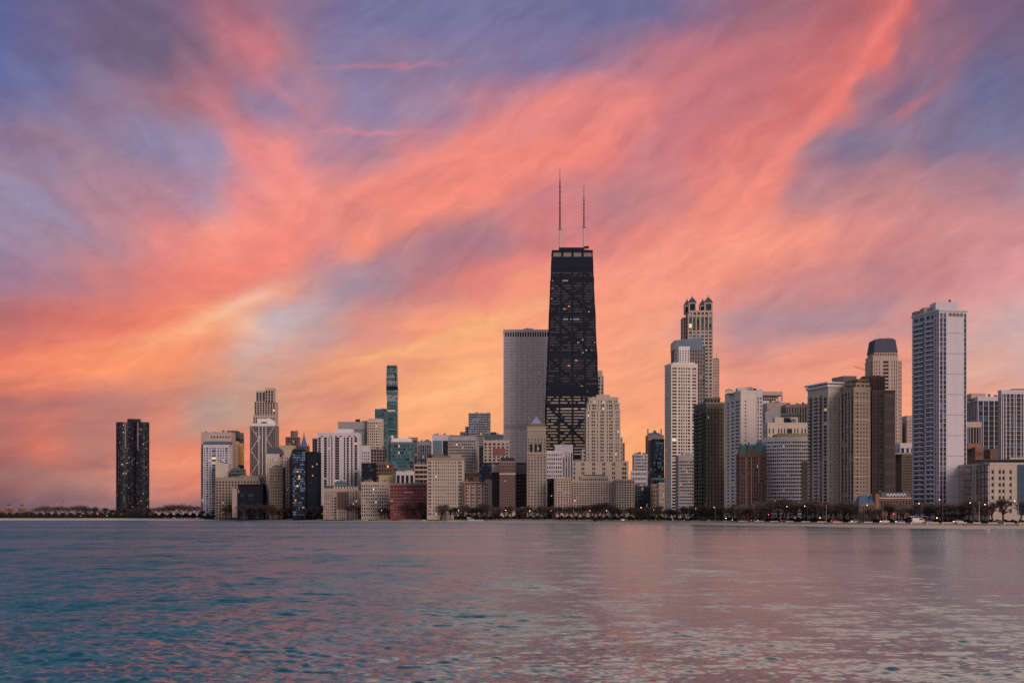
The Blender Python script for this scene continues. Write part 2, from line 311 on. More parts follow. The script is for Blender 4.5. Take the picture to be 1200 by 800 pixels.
WIN = {}
def window_mesh(w, h, gm):
    key = (round(w, 2), round(h, 2), gm)
    if key not in WIN:
        b = MB(); t = min(.14, w*.09); y = 0
        b.quad((-w/2, 0, 0), (w/2, 0, 0), (w/2, 0, h), (-w/2, 0, h), 0)
        for q in ((-w/2, -w/2+t, 0, h), (w/2-t, w/2, 0, h), (-t/2, t/2, t, h-t)): b.box(q[0], q[1], -.10, -.01, q[2], q[3], 1)
        for q in ((0, t), (h-t, h)): b.box(-w/2+t, w/2-t, -.09, -.01, q[0], q[1], 1)
        WIN[key] = b.mesh('window', [G[gm], M['grey_dark']])
    return WIN[key]

def shell(root, fp, z0, z1, mt='grey', nf=1, nb=1, p=.35, s=.4, gs='std', edges=None, rec=.7, mode='cross', spec=None, name='wall', parapet=1.0, roofm='roof_dark',
          cap=True, indiv=None, base=0.0, crown=0.0, dist=1500, run=.3):
    """one block of a building: piers and spandrels in front of recessed window rows; fp counter-clockwise, edge 0 in front.
    nb = bays on edge 0. spec: {edge: dict(nb=,p=,s=,blank=True,mode=)}; base/crown: solid bands (m)"""
    wb, gb, ind = MB(), MB(), []; rowm = {}
    mats, pr = gmix(gs); names = [k for k, _ in GS[gs]]
    n = len(fp); L0 = (Vector(fp[1])-Vector(fp[0])).length; bw0 = L0/nb
    fz0, fz1 = z0+base, z1-crown; fh = (fz1-fz0)/nf
    spec = spec or {}
    for e in range(n):
        a = Vector(fp[e]); b = Vector(fp[(e+1) % n]); L = (b-a).length; u = (b-a)/L; nn = Vector((u.y, -u.x))
        def P(t, z, o, a=a, u=u, nn=nn): q = a+u*t+nn*o; return (q.x, q.y, z)
        sp_ = spec.get(e, {})
        hidden = (edges is not None and e not in edges)
        if hidden or sp_.get('blank'):
            wb.quad(P(0, z0, 0), P(L, z0, 0), P(L, z1, 0), P(0, z1, 0)); continue
        k = sp_.get('nb', max(1, round(L/bw0))); pp = sp_.get('p', p); ss = sp_.get('s', s); md = sp_.get('mode', mode)
        bw = L/k; po = 0 if md != 'band' else -.14; so_ = -.14 if md != 'band' else 0
        if md == 'punch': so_ = -.02
        if base: wb.quad(P(0, z0, 0), P(L, z0, 0), P(L, fz0, 0), P(0, fz0, 0)); wb.quad(P(0, fz0, 0), P(L, fz0, 0), P(L, fz0, -rec), P(0, fz0, -rec))
        if crown: wb.quad(P(0, fz1, 0), P(L, fz1, 0), P(L, z1, 0), P(0, z1, 0)); wb.quad(P(0, fz1, -rec), P(L, fz1, -rec), P(L, fz1, 0), P(0, fz1, 0))
        tb = sp_.get('bays')        # explicit list of (start, end) window openings along the edge, 0..1
        if tb is None: piers = [(max(0, i*bw-pp*bw/2), min(L, i*bw+pp*bw/2)) for i in range(k+1)]
        else:
            xs = [0]+[t*L for q in tb for t in q]+[L]; piers = [(xs[i], xs[i+1]) for i in range(0, len(xs), 2)]
        for (t0, t1) in piers:
            if t1-t0 < .02: continue
            wb.quad(P(t0, fz0, po), P(t1, fz0, po), P(t1, fz1, po), P(t0, fz1, po))
            if t0 > .01: wb.quad(P(t0, fz0, -rec), P(t0, fz0, po), P(t0, fz1, po), P(t0, fz1, -rec))
            if t1 < L-.01: wb.quad(P(t1, fz0, po), P(t1, fz0, -rec), P(t1, fz1, -rec), P(t1, fz1, po))
        if ss > 0:
            for j in range(nf+1):
                h0 = fz0+j*fh-ss*fh/2; h1 = h0+ss*fh; h0 = max(h0, fz0); h1 = min(h1, fz1)
                if h1-h0 < .02: continue
                wb.quad(P(0, h0, so_), P(L, h0, so_), P(L, h1, so_), P(0, h1, so_))
                wb.quad(P(0, h0, -rec), P(L, h0, -rec), P(L, h0, so_), P(0, h0, so_))
                wb.quad(P(0, h1, so_), P(L, h1, so_), P(L, h1, -rec), P(0, h1, -rec))
        rowm = {} if e == 0 else rowm
        for i in range(len(piers)-1):
            g0, g1 = piers[i][1], piers[i+1][0]
            for j in range(nf):
                m_ = random.choices(range(len(pr)), pr)[0]
                if i and random.random() < run: m_ = rowm.get(j, m_)
                if names[m_][:3] != 'lit': rowm[j] = m_
                q0 = fz0+j*fh+ss*fh/2; q1 = fz0+(j+1)*fh-ss*fh/2
                if nn.y < -.25 or abs(nn.x) > .9: ind.append(((g1-g0)*(q1-q0)*abs(nn.y if abs(nn.y) > .2 else .2), g0, g1, q0, q1, m_, P, nn, e))
                else: ind.append((0, g0, g1, q0, q1, m_, P, nn, e))
    # windows: single meshes where the photo shows them big enough (at most 100 per building), the rest as one
    used = root.get('_w', 0)
    big = indiv
    if indiv is None: big = bool(ind) and max(q[0] for q in ind)*(F/dist)**2 > 4.2
    order = sorted(range(len(ind)), key=lambda i: (-round(ind[i][0], 1), -ind[i][3])) if big else []
    take = set(i for i in order[:max(0, 100-used)] if ind[i][0] > 0)
    for i, (ar, g0, g1, q0, q1, m_, P, nn, e) in enumerate(ind):
        if i in take:
            o = link('window', window_mesh(g1-g0+.04, q1-q0+.04, names[m_]), root)
            c = P((g0+g1)/2, q0-.02, -rec+.02); o.location = c; o.rotation_euler = (0, 0, math.atan2(nn.x, -nn.y))
        else:
            gb.quad(P(g0-.02, q0-.02, -rec), P(g1+.02, q0-.02, -rec), P(g1+.02, q1+.02, -rec), P(g0-.02, q1+.02, -rec), m_)
    root['_w'] = used+len(take)
    wall = wb.build(name, M[mt], root)
    if gb.f:
        g = gb.build('window', mats, root); g['kind'] = 'stuff'
    if cap:
        rb = MB()
        zt = z1+parapet; o1 = off(fp, .15); o2 = off(fp, -.4)
        for e in range(n):
            f_ = (e+1) % n
            if parapet > 0:
                rb.quad((*o1[e], z1-.3), (*o1[f_], z1-.3), (*o1[f_], zt), (*o1[e], zt), 1)
                rb.quad((*o1[e], zt), (*o1[f_], zt), (*o2[f_], zt), (*o2[e], zt), 1)
                rb.quad((*o2[f_], z1+.02), (*o2[e], z1+.02), (*o2[e], zt), (*o2[f_], zt), 1)
                rb.quad((*o1[f_], z1-.3), (*o1[e], z1-.3), (*fp[e], z1-.3), (*fp[f_], z1-.3), 1)
        rb.poly([(*q, z1+.02) for q in fp])
        rb.build('roof', [M[roofm], M[mt]], wall)
    return wall

def rect(x0, x1, d, D):
    """front row px x0..x1 incl. the receding side; returns a world footprint, edge 0 in front"""
    c = (x0+x1)/2
    if c < 600:
        a, b = X(x0, d), X(x1, d+D)
        if b > X(x1, d): b = X(x1, d)
    else:
        b, a = X(x1, d), X(x0, d+D)
        if a < X(x0, d): a = X(x0, d)
    return [(a, d), (b, d), (b, d+D), (a, d+D)]
def front(x0, x1, d, D): a, b = X(x0, d), X(x1, d); return [(a, d), (b, d), (b, d+D), (a, d+D)]
def corner(xl, xc, xr, d, rot):
    """near corner at px xc, left face seen from xl, right face to xr, right face swings back by rot degrees"""
    ph = R(rot); C = Vector((X(xc, d), d)); tL, tR = (xl-600)/F, (xr-600)/F
    w_ = (tR*C.y-C.x)/(math.cos(ph)-tR*math.sin(ph)); s_ = (C.x-tL*C.y)/(math.sin(ph)+tL*math.cos(ph))
    u = Vector((math.cos(ph), math.sin(ph))); v = Vector((-math.sin(ph), math.cos(ph)))
    return [tuple(C), tuple(C+u*w_), tuple(C+u*w_+v*s_), tuple(C+v*s_)]
def cornerR(xl, xc, xr, d, rot):
    """mirror image: near corner xc, right face seen to xr, left (front) face swings back; edge 0 = front"""
    f = corner(1200-xr, 1200-xc, 1200-xl, d, rot); f = [(-x, y) for x, y in f]   # [C, leftend, .., rightback]
    return [f[1], f[0], f[3], f[2]]

class B:
    """a building: Empty at the base of its front-left corner, blocks given in world metres become its parts"""
    def __init__(s, name, label, cat, fp, d=None, group=None):
        s.d = d or fp[0][1]; s.o = Vector((fp[0][0], fp[0][1], 0))
        s.r = empty(name, (s.o.x, s.o.y, GZ-.4), 0, label, cat, group); s.zb = GZ-.4; s.fp = fp
    def loc(s, fp): return [(x-s.o.x, y-s.o.y) for x, y in fp]
    def z(s, py, d=None): return Z(py, d or s.d)-s.zb
    def blk(self, top, bot=None, fp=None, d=None, **k):
        z1 = self.z(top, d); z0 = 0 if bot is None else self.z(bot, d)
        k.setdefault('nf', 1); k.setdefault('nb', 1)
        return shell(self.r, self.loc(fp or self.fp), z0, z1, dist=self.d, **k)
    def solid(s, name, m, fp, top, bot, d=None, taper=1.0, mt=None):
        b = MB(); b.prism(s.loc(fp), s.z(bot, d)-.05, s.z(top, d), 0, taper); return b.build(name, M[m], s.r)
    def solidz(s, name, m, fp, z0, z1, taper=1.0, parent=None):
        b = MB(); b.prism(s.loc(fp), z0, z1, 0, taper); return b.build(name, M[m], parent or s.r)
    def units(s, fp, z, n, m='grey_dark', hmax=2.5, name='roof_unit'):
        (ax, ay), (bx, by) = fp[0], fp[2]
        for i in range(n):
            w_ = random.uniform(1.5, 4); h = random.uniform(1, hmax); x = random.uniform(min(ax, bx)+2, max(ax, bx)-2); y = random.uniform(min(ay, by)+1, max(ay, by)-2)
            b = MB(); b.box(-w_/2, w_/2, -1.2, 1.2, -.1, h); b.box(-w_/2+.3, w_/2-.3, -.9, .9, h, h+.25)
            b.build(name, M[m], s.r, (x-s.o.x, y-s.o.y, z))

# ---------------------------------------------------------------- land, beach, water
SHORE = [(-1500,609.3),(-500,609.4),(0,609.5),(130,609.4),(235,609.8),(400,610.7),(520,611.5),(640,612.5),(770,614),(900,616.3),(1050,618.7),(1200,620.3),(1500,623),(2200,630)]
def shore_d(px):
    for (x0, y0), (x1, y1) in zip(SHORE, SHORE[1:]):
        if x0 <= px <= x1: y = y0+(y1-y0)*(px-x0)/(x1-x0); return F*CAMH/(y-HZ)
    return F*CAMH/(SHORE[-1][1]-HZ)
spts = []
for i in range(186):
    px = -1500+3700*i/185; d = shore_d(px)*(1+.004*math.sin(px*.05)+.003*math.sin(px*.021+2)); spts.append((X(px, d), d, px))
def lerpc(a, b, t): return a+(b-a)*t
m = mat('sand_mat', (.43,.33,.265), .95, .25, .03, streak=0)
q = MB(); prof = [(-30, -1.2), (0, -.12), (2.5, .35), (18, .75), (50, 1.55)]
for (x0, y0, p0), (x1, y1, p1) in zip(spts, spts[1:]):
    for (o0, z0), (o1, z1) in zip(prof, prof[1:]):
        q.quad((x0, y0+o0, z0), (x1, y1+o0, z0), (x1, y1+o1, z1), (x0, y0+o1, z1))
tag(q.build('beach', m, smooth=True), kind='structure')
q = MB()
for (x0, y0, p0), (x1, y1, p1) in zip(spts, spts[1:]):      # sea wall and promenade
    q.quad((x0, y0+50, 1.5), (x1, y1+50, 1.5), (x1, y1+50, GZ), (x0, y0+50, GZ)); q.quad((x0, y0+50, GZ), (x1, y1+50, GZ), (x1, y1+58, GZ), (x0, y0+58, GZ))
tag(q.build('promenade', M['concrete']), kind='structure')
gm = mat('winter_grass', (.075,.062,.045), .95, .3, .02, streak=0)
q = MB()
for (x0, y0, p0), (x1, y1, p1) in zip(spts, spts[1:]):
    q.quad((x0, y0+58, GZ-.004), (x1, y1+58, GZ-.004), (x1, y1+1200, GZ-.004), (x0, y0+1200, GZ-.004))
    q.quad((x0, y0+1200, GZ-.004), (x1, y1+1200, GZ-.004), (x1*12, 60000, GZ-.004), (x0*12, 60000, GZ-.004))
tag(q.build('ground', gm), kind='structure')
rm = mat('asphalt', (.05,.05,.055), .9, .2, .05, streak=0)
q = MB(); r1_ = MB()
for k, ((x0, y0, p0), (x1, y1, p1)) in enumerate(zip(spts, spts[1:])):
    q.quad((x0, y0+62, GZ+.02), (x1, y1+62, GZ+.02), (x1, y1+76, GZ+.02), (x0, y0+76, GZ+.02))
    if k % 2 == 0: r1_.quad((x0, y0+68.8, GZ+.026), (lerpc(x0, x1, .5), lerpc(y0, y1, .5)+68.8, GZ+.026), (lerpc(x0, x1, .5), lerpc(y0, y1, .5)+69.1, GZ+.026), (x0, y0+69.1, GZ+.026))
tag(q.build('road', rm), kind='structure'); tag(r1_.build('lane_marking', M['white']), kind='structure')
q = MB()
for (x0, y0, p0), (x1, y1, p1) in zip(spts, spts[1:]):
    for yy in (61.6, 76): q.quad((x0, y0+yy, GZ), (x1, y1+yy, GZ), (x1, y1+yy, GZ+.14), (x0, y0+yy, GZ+.14)); q.quad((x0, y0+yy, GZ+.14), (x1, y1+yy, GZ+.14), (x1, y1+yy+.35, GZ+.14), (x0, y0+yy+.35, GZ+.14))
tag(q.build('kerb', M['concrete']), kind='structure')
q = MB()
for (x0, y0, p0), (x1, y1, p1) in zip(spts, spts[1:]):
    if p0 > 560: q.box(x0, x1+.02, y0+49.3, y0+50.0, 1.4, GZ+.55)
tag(q.build('parapet_wall', M['concrete']), 'long low concrete parapet wall along the top of the beach', 'wall')

# water: real swell near by, finer ripples as surface relief
import numpy as np
rng = np.random.default_rng(5)
th = np.concatenate([np.linspace(R(-78), R(-22), 130)[:-1], np.linspace(R(-22), R(22), 640), np.linspace(R(22), R(78), 130)[1:]]); NA = len(th); _r = [9.0]
while _r[-1] < 2400: _r.append(_r[-1]*(1+(.012 if _r[-1] < 46 else min(.012, .0021+.000012*(_r[-1]-46)))))
rr_ = np.array(_r); NR = len(rr_)
TH, RR = np.meshgrid(th, rr_); WX = RR*np.sin(TH); WY = RR*np.cos(TH); WZ = np.zeros_like(WX); LOST = np.zeros_like(WX)
dr = np.maximum(np.gradient(rr_)[:, None]*np.ones_like(TH), RR*np.gradient(th)[None, :]*.9)
patch = np.zeros_like(WX)
for k in range(9):
    a = rng.uniform(0, 2*np.pi); l = rng.uniform(60, 420); ph = rng.uniform(0, 6.28); patch += np.sin((WX*.35*np.cos(a)+WY*np.sin(a))/l*6.283+ph)
sxx = np.clip((WX+60)/80, 0, 1); sxx = sxx*sxx*(3-2*sxx)
patch = (1.0+.10*patch)*(1.12-.55*sxx)
for k in range(110):
    lam = .30*(3.0/.30)**(rng.random()**1.0); kk = 2*np.pi/lam
    a = R(262)+rng.normal(0, .55); amp = .0125*lam**.42
    fade = np.clip((lam/(dr*2.2)-.55)/.9, 0, 1)
    LOST += (1-fade**2)*(amp*.40*kk)**2/2
    WZ += amp*.40*fade*np.sin(kk*(WX*np.cos(a)+WY*np.sin(a))+rng.uniform(0, 6.28))*patch
vs = np.stack([WX, WY, WZ], -1).reshape(-1, 3)
me = bpy.data.meshes.new('water'); idx = np.arange(NA*NR).reshape(NR, NA)
fa = np.stack([idx[:-1, :-1], idx[:-1, 1:], idx[1:, 1:], idx[1:, :-1]], -1).reshape(-1, 4)
me.vertices.add(len(vs)); me.vertices.foreach_set('co', vs.ravel()); me.loops.add(fa.size); me.loops.foreach_set('vertex_index', fa.ravel().astype(np.int32))
me.polygons.add(len(fa)); me.polygons.foreach_set('loop_start', np.arange(0, fa.size, 4, dtype=np.int32)); me.polygons.foreach_set('loop_total', np.full(len(fa), 4, dtype=np.int32))
me.polygons.foreach_set('use_smooth', np.ones(len(fa), dtype=bool)); me.update(); me.validate()
wm = bpy.data.materials.new('lake_water'); wm.use_nodes = True; t = NT(wm.node_tree); pb = wm.node_tree.nodes['Principled BSDF']
pb.inputs['Base Color'].default_value = (.004, .035, .055, 1); pb.inputs['IOR'].default_value = 1.58; pb.inputs['Specular IOR Level'].default_value = .5
tcn = t.n('ShaderNodeTexCoord'); v = tcn.outputs['Object']
def mp(v, s, rot=0): 
    o = t.n('ShaderNodeMapping'); wm.node_tree.links.new(v, o.inputs[0]); o.inputs['Scale'].default_value = s; o.inputs['Rotation'].default_value = (0, 0, R(rot)); return o.outputs[0]
geo = t.n('ShaderNodeNewGeometry')
big_ = t.noise(mp(v, (.0022, .0085, 1)), 1.0, 4, .55)
gust = t.smooth(big_, .36, .62)
def slopes(vec, scale, det, k):
    c = t.noise(vec, scale, det, .62, .2, out=1); return t.vm('MULTIPLY', t.vm('SUBTRACT', c, (.5, .5, .5)), (k*.28, k*1.15, 0))
sl = t.vm('ADD', slopes(mp(v, (.6, 1.0, 1), 12), 2.2, 4, .55), t.vm('ADD', slopes(mp(v, (.45, 1.0, 1), -16), .8, 4, .85), t.vm('ADD', slopes(mp(v, (.55, 1, 1), 8), .30, 5, 1.5), slopes(mp(v, (.9, .22, 1), -5), .20, 4, 1.3))))
sx_ = t.n('ShaderNodeSeparateXYZ'); wm.node_tree.links.new(v, sx_.inputs[0])
lee = t.m('SUBTRACT', 1.0, t.smooth(sx_.outputs[0], -95, 65))      # ruffled in the east, calmer in the lee of the shore
gs_ = t.m('MULTIPLY', t.m('MULTIPLY_ADD', gust, .5, .5), t.m('MULTIPLY_ADD', lee, 1.45, .21))
sc2 = t.n('ShaderNodeVectorMath', operation='SCALE'); wm.node_tree.links.new(sl, sc2.inputs[0]); wm.node_tree.links.new(gs_, sc2.inputs['Scale'])
nn_ = t.vm('NORMALIZE', t.vm('ADD', geo.outputs['Normal'], sc2.outputs[0]))
wm.node_tree.links.new(nn_, pb.inputs['Normal']); cat_ = t.n('ShaderNodeAttribute'); cat_.attribute_name = 'chop'
a0 = t.m('MULTIPLY_ADD', gust, .015, .012)
al = t.m('SQRT', t.m('ADD', t.m('MULTIPLY', a0, a0), t.m('MULTIPLY', t.m('MULTIPLY', cat_.outputs['Fac'], gs_), .06)))
wm.node_tree.links.new(t.m('SQRT', al), pb.inputs['Roughness'])
pb.inputs['Anisotropic'].default_value = .85; pb.inputs['Tangent'].default_value = (0, 1, 0)
tg = t.n('ShaderNodeCombineXYZ'); tg.inputs[1].default_value = 1.0; wm.node_tree.links.new(tg.outputs[0], pb.inputs['Tangent'])
pb.inputs['Base Color'].default_value = (.008, .062, .098, 1)
at = me.attributes.new('chop', 'FLOAT', 'POINT'); at.data.foreach_set('value', LOST.ravel().astype(np.float32))
print('slope var', float(LOST.max()))
me.materials.append(wm)
tag(link('water', me), kind='structure')
q = MB(); q.quad((-30000, -3000, -.3), (30000, -3000, -.3), (30000, 3200, -.3), (-30000, 3200, -.3)); tag(q.build('water_far', wm), kind='structure')

# ---------------------------------------------------------------- buildings, left to right
def tower(name, label, fp, top, mt='grey', nb=None, nf=None, d=None, cat='tower', fl=3.4, bw=3.6, **k):
    b = B(name, label, cat, fp, d)
    H = b.z(top); W = (Vector(fp[1])-Vector(fp[0])).length
    b.H = H
    b.blk(top, mt=mt, nf=nf or max(2, round(H/fl)), nb=nb or max(1, round(W/bw)), **k)
    if W > 14 and name not in ('pier_hall',): b.units(b.fp, H+.8, random.randint(2, 4), random.choice(['grey_dark', 'grey', 'umber']), 3.2)
    if W > 22 and random.random() < .4: mast(b.r, W*random.uniform(.2, .8), 8, H+.5, H+random.uniform(5, 9), .22)
    return b
def pent(b, x0, x1, top, bot, dy=4, D=10, m='grey', name='penthouse', cap='roof_dark', **k):
    d = b.d+dy; fp = front(x0, x1, d, D); z0, z1 = b.z(bot)-.1, b.z(top)
    if k: shell(b.r, b.loc(fp), z0, z1, m, dist=b.d, name=name, **k)
    else: b.solidz(name, m, fp, z0, z1)
def mast(parent, x, y, z0, z1, r=.25, m='iron', name='antenna', dish=False):
    q = MB(); q.tube((x, y, z0), (x, y, z1), r, r*.4, 5, cap=True)
    for k in range(3): zz = z0+(z1-z0)*(.35+.2*k); q.tube((x-1.2+.3*k, y, zz), (x+1.2-.3*k, y, zz), .08, .08, 4)
    return q.build(name, M[m], parent)

# --- far pier head house: two brick towers
def headhouse(x0, x1, label):
    d = 2950; b = B('pier_tower', label, 'tower', front(x0, x1, d, 12))
    b.blk(596, mt='orange_brick', nf=5, nb=3, p=.5, s=.35, gs='std', indiv=False)
    b.blk(593.6, 596.2, fp=front(x0+.8, x1-.8, d+1, 9), mt='pink_stone', nf=1, nb=3, p=.35, s=.1, gs='std', base=.2, indiv=False)
    q = MB(); cx, cy = X((x0+x1)/2, d)-b.o.x, 5.5; r = (x1-x0)*.34/F*d; z = b.z(593.6)+1
    pr = [(r, 0), (r*.93, r*.35), (r*.7, r*.7), (r*.35, r*.92), (.4, r), (.25, r+2.5)]
    for k in range(12):
        for (r0, h0), (r1, h1) in zip(pr, pr[1:]):
            t0, t1 = k*math.pi/6, (k+1)*math.pi/6
            q.quad((cx+r0*math.cos(t0), cy+r0*math.sin(t0), z+h0), (cx+r0*math.cos(t1), cy+r0*math.sin(t1), z+h0), (cx+r1*math.cos(t1), cy+r1*math.sin(t1), z+h1), (cx+r1*math.cos(t0), cy+r1*math.sin(t0), z+h1))
    q.build('dome', M['roof_slate'], b.r, smooth=True)
headhouse(6, 13.5, 'small domed brick tower, left one of the pair at the left edge')
headhouse(21, 28, 'small domed brick tower, right one of the pair at the left edge')
b = tower('pier_hall', 'low brick hall at the foot of the two small domed towers', front(-8, 30, 2900, 40), 600.5, 'orange_brick', 14, 2, cat='building', p=.45, s=.35, indiv=False)
q = MB(); a0, a1 = X(-8, 2900)-b.o.x, X(5, 2900)-b.o.x; z = b.z(600.5)+1
q.poly([(a0, 0, z), (a1, 0, z), ((a0+a1)/2, 0, z+4)]); q.poly([(a1, 40, z), (a0, 40, z), ((a0+a1)/2, 40, z+4)]); q.quad((a0, 0, z), ((a0+a1)/2, 0, z+4), ((a0+a1)/2, 40, z+4), (a0, 40, z)); q.quad(((a0+a1)/2, 0, z+4), (a1, 0, z), (a1, 40, z), ((a0+a1)/2, 40, z+4))
q.build('gable_roof', M['panel_red'], b.r)

# --- three-lobed dark glass tower on the left
d = 2600; cx, cy = X(152.3, d), d+30; rr = 20.2/F*d
fp = [(cx+rr*(.70+.33*math.cos(3*(t-R(90))))*math.cos(t)*1.04, cy+rr*(.70+.33*math.cos(3*(t-R(90))))*math.sin(t)) for t in [2*math.pi*(k/54)+R(-140) for k in range(54)]]
b = B('apartment_tower', 'isolated dark bronze glass tower with three rounded lobes, standing alone left of the skyline', 'tower', fp, d)
sp_ = {e: dict(nb=2) for e in range(54)}
shell(b.r, b.loc(fp), 0, b.z(494.5), 'bronze', 62, 2, p=.16, s=.22, gs='bronze', rec=.35, run=.75, spec=sp_, dist=d, indiv=False, base=6, crown=3)
c8 = [(cx+rr*.40*math.cos(k*math.pi/5), cy-2+rr*.40*math.sin(k*math.pi/5)) for k in range(10)]
shell(b.r, b.loc(c8), b.z(495), b.z(490.5), 'bronze', 1, 1, p=.3, s=.1, gs='bronze', dist=d, name='penthouse', crown=2.5, indiv=False)
for e, (t, nm) in enumerate([(-90+28, 'pier_column'), (-90-28, 'pier_column')]):
    k = min(range(54), key=lambda i: abs(fp[i][0]-(cx+rr*.30*(1 if e == 0 else -1)))+(fp[i][1]-cy+rr*2)*.2)
    lf = b.loc([fp[k]])[0]; q = MB(); q.box(lf[0]-1.0, lf[0]+1.0, lf[1]-1.2, lf[1]+.5, b.z(525), b.z(494)); q.build(nm, M['granite_pink'], b.r)

# --- cluster from px 235
b = tower('office_tower', 'tall pale slab with plain crown and blue-striped wing, leftmost of the main cluster', rect(235.5, 276, 2010, 30), 507, 'pink_stone', 11, 34, p=.42, s=.35, gs='pale', crown=14, spec={1: dict(nb=6)}, indiv=False)
b.blk(520.5, fp=front(238, 268, 1985, 25), mt='lilac_white', nf=30, nb=11, p=.36, s=.34, gs='bluelit', indiv=False, crown=5, name='wing', spec={0: dict(bays=[(.04,.08),(.12,.2),(.24,.30),(.34,.5),(.56,.62),(.66,.72),(.76,.82),(.86,.96)], s=.3)})
b.solid('cornice', 'roof_blue', front(238.5, 268, 1983, 26), 518, 521)
fpx = front(244, 270, 2012, 1)
for i in range(7): q = MB(); xx = X(248+3.4*i, 2010)-b.o.x; q.box(xx-.9, xx+.9, -.35, .1, b.z(512.8), b.z(511)); q.build('window', M['black_brick'], b.r)
b = tower('office_tower', 'dark tower with a navy mansard roof and a glass strip coloured as sunset reflection', rect(262, 286, 2060, 26), 514, 'grey_dark', 7, 28, p=.3, s=.3, gs='black', indiv=False)
b.solid('mansard', 'mansard', front(264.5, 279, 2056, 24), 504.5, 513.5, taper=.84)
b.solid('crown', 'mansard', front(266, 277.5, 2058, 20), 519, 512.5)
pent(b, 277, 284, 506.5, 514, 6, 12, 'umber')
b.blk(518.5, fp=front(261, 278.5, 2040, 14), mt='white_warm', nf=1, nb=1, p=1, s=.2, gs='std', name='blank_wall', spec={e: dict(blank=True) for e in range(4)}, cap=True)
b.blk(521, 546, fp=front(278.7, 284.2, 2042, 12), mt='gold', nf=9, nb=1, p=.10, s=.10, gs='std', name='sunset_reflection_strip', spec={e: dict(blank=True) for e in range(4)})  # glass strip whose metal colour carries the sunset reflection
b.blk(546, fp=front(278.7, 284.2, 2042, 12), mt='roof_slate', nf=18, nb=2, p=.3, s=.3, gs='black', name='lower_strip', indiv=False)
b = tower('apartment_block', 'windowless cream block in front of the mansard tower, above the long beige block', rect(252.5, 271, 1960, 20), 543.5, 'cream', 4, 3, cat='building', spec={0: dict(blank=True), 1: dict(blank=True)}, indiv=False)
pent(b, 254, 262, 541.5, 543.5, 3, 8, 'cream'); b.units(b.fp, b.z(543.5), 3)
b = tower('office_block', 'small dark glass block between the cream block and the white braced tower', rect(270.5, 288, 1950, 24), 550, 'grey_dark', 6, 14, cat='building', p=.15, s=.35, gs='navy', indiv=False, mode='band')
pent(b, 273, 281, 548, 550, 4, 10, 'roof_dark')
b = tower('apartment_block', 'wide beige block with deep square windows, left of the navy glass box', rect(252.5, 308, 1850, 30), 560, 'tan', 14, 13, cat='building', p=.45, s=.42, gs='std', indiv=False, crown=3)
b.units(b.fp, b.z(560), 4)
b = tower('office_block', 'narrow pale block rising just behind the navy glass box', rect(280.5, 316, 1880, 30), 558, 'beige', 10, 14, cat='building', p=.5, s=.5, gs='pale', indiv=False, crown=10)
pent(b, 298, 311, 556.3, 558, 4, 12, 'limestone')
b = tower('office_block', 'low navy glass box with fine vertical fins, behind bare trees', rect(278.5, 312.5, 1795, 26), 568, 'black_steel', 17, 9, cat='building', p=.16, s=.10, gs='navy', indiv=False, crown=1)
b.solid('side_wall', 'beige', front(272, 278.3, 1797, 20), 572, 606)

# --- white X-braced tower and the stepped tower behind it
b = tower('stepped_tower', 'tall granite tower with stepped top rising behind the white braced tower', rect(296.5, 326, 2150, 30), 487, 'pink_stone', 9, 34, p=.42, s=.32, gs='std', indiv=False, crown=2)
b.blk(471, 487.3, fp=rect(298, 326, 2152, 28), mt='pink_stone', nf=6, nb=8, p=.4, s=.2, gs='std', indiv=False, name='upper_block')
b.blk(458.5, 471.3, fp=front(300, 310.7, 2153, 24), mt='limestone', nf=4, nb=3, p=.32, s=.12, gs='std', indiv=False, name='left_crown', crown=1.5)
b.blk(455.3, 471.3, fp=rect(310.7, 323, 2151, 20), mt='limestone', nf=4, nb=3, p=.34, s=.2, gs='std', indiv=False, name='right_crown', crown=2.5)
b = tower('braced_tower', 'white concrete tower with zigzag X bracing on its face', rect(292.8, 327, 1990, 34), 498.5, 'granite_pink', 14, 46, p=.28, s=.30, gs='std', indiv=False, crown=3, spec={1: dict(nb=8)})
L = b.loc(b.fp); Wb = L[1][0]
q = MB(); zt = b.z(500); zb = b.z(583); ph = (zt-zb)/3.0; hw = .34
for side in (0, 1):
    q = MB()
    for k in range(6):
        xa, xb = (.04, .34) if side == 0 else (.96, .66)
        x0_, x1_ = (xa, xb) if k % 2 == 0 else (xb, xa)
        p0 = Vector((Wb*x0_, -.35, zt-k*ph/2)); p1 = Vector((Wb*x1_, -.35, zt-(k+1)*ph/2))
        dd = (p1-p0).normalized(); nn = Vector((-dd.z, 0, dd.x))*hw
        for (a_, b_) in (((p0+nn), (p1+nn)),):
            q.quad(p0-nn, p1-nn, p1+nn, p0+nn)
            q.quad(p0-nn+Vector((0,.3,0)), p0-nn, p0+nn, p0+nn+Vector((0,.3,0)))
    q.build('cross_bracing', M['lilac_white'], b.r)
q = MB()
for t in (.36, .5, .64): q.box(Wb*t-.5, Wb*t+.5, -.32, .0, 0, zt)
q.build('pier', M['white'], b.r)
b.solid('parapet_band', 'white', front(293, 322, 1988, 33), 496.3, 499.2)
pent(b, 301.5, 317, 490.8, 496.5, 8, 18, 'white', nf=1, nb=5, p=.5, s=.2, gs='black', base=1, crown=3, spec={0: dict(bays=[(.3,.7)])})
pent(b, 317, 321.5, 492.5, 497, 8, 10, 'white')

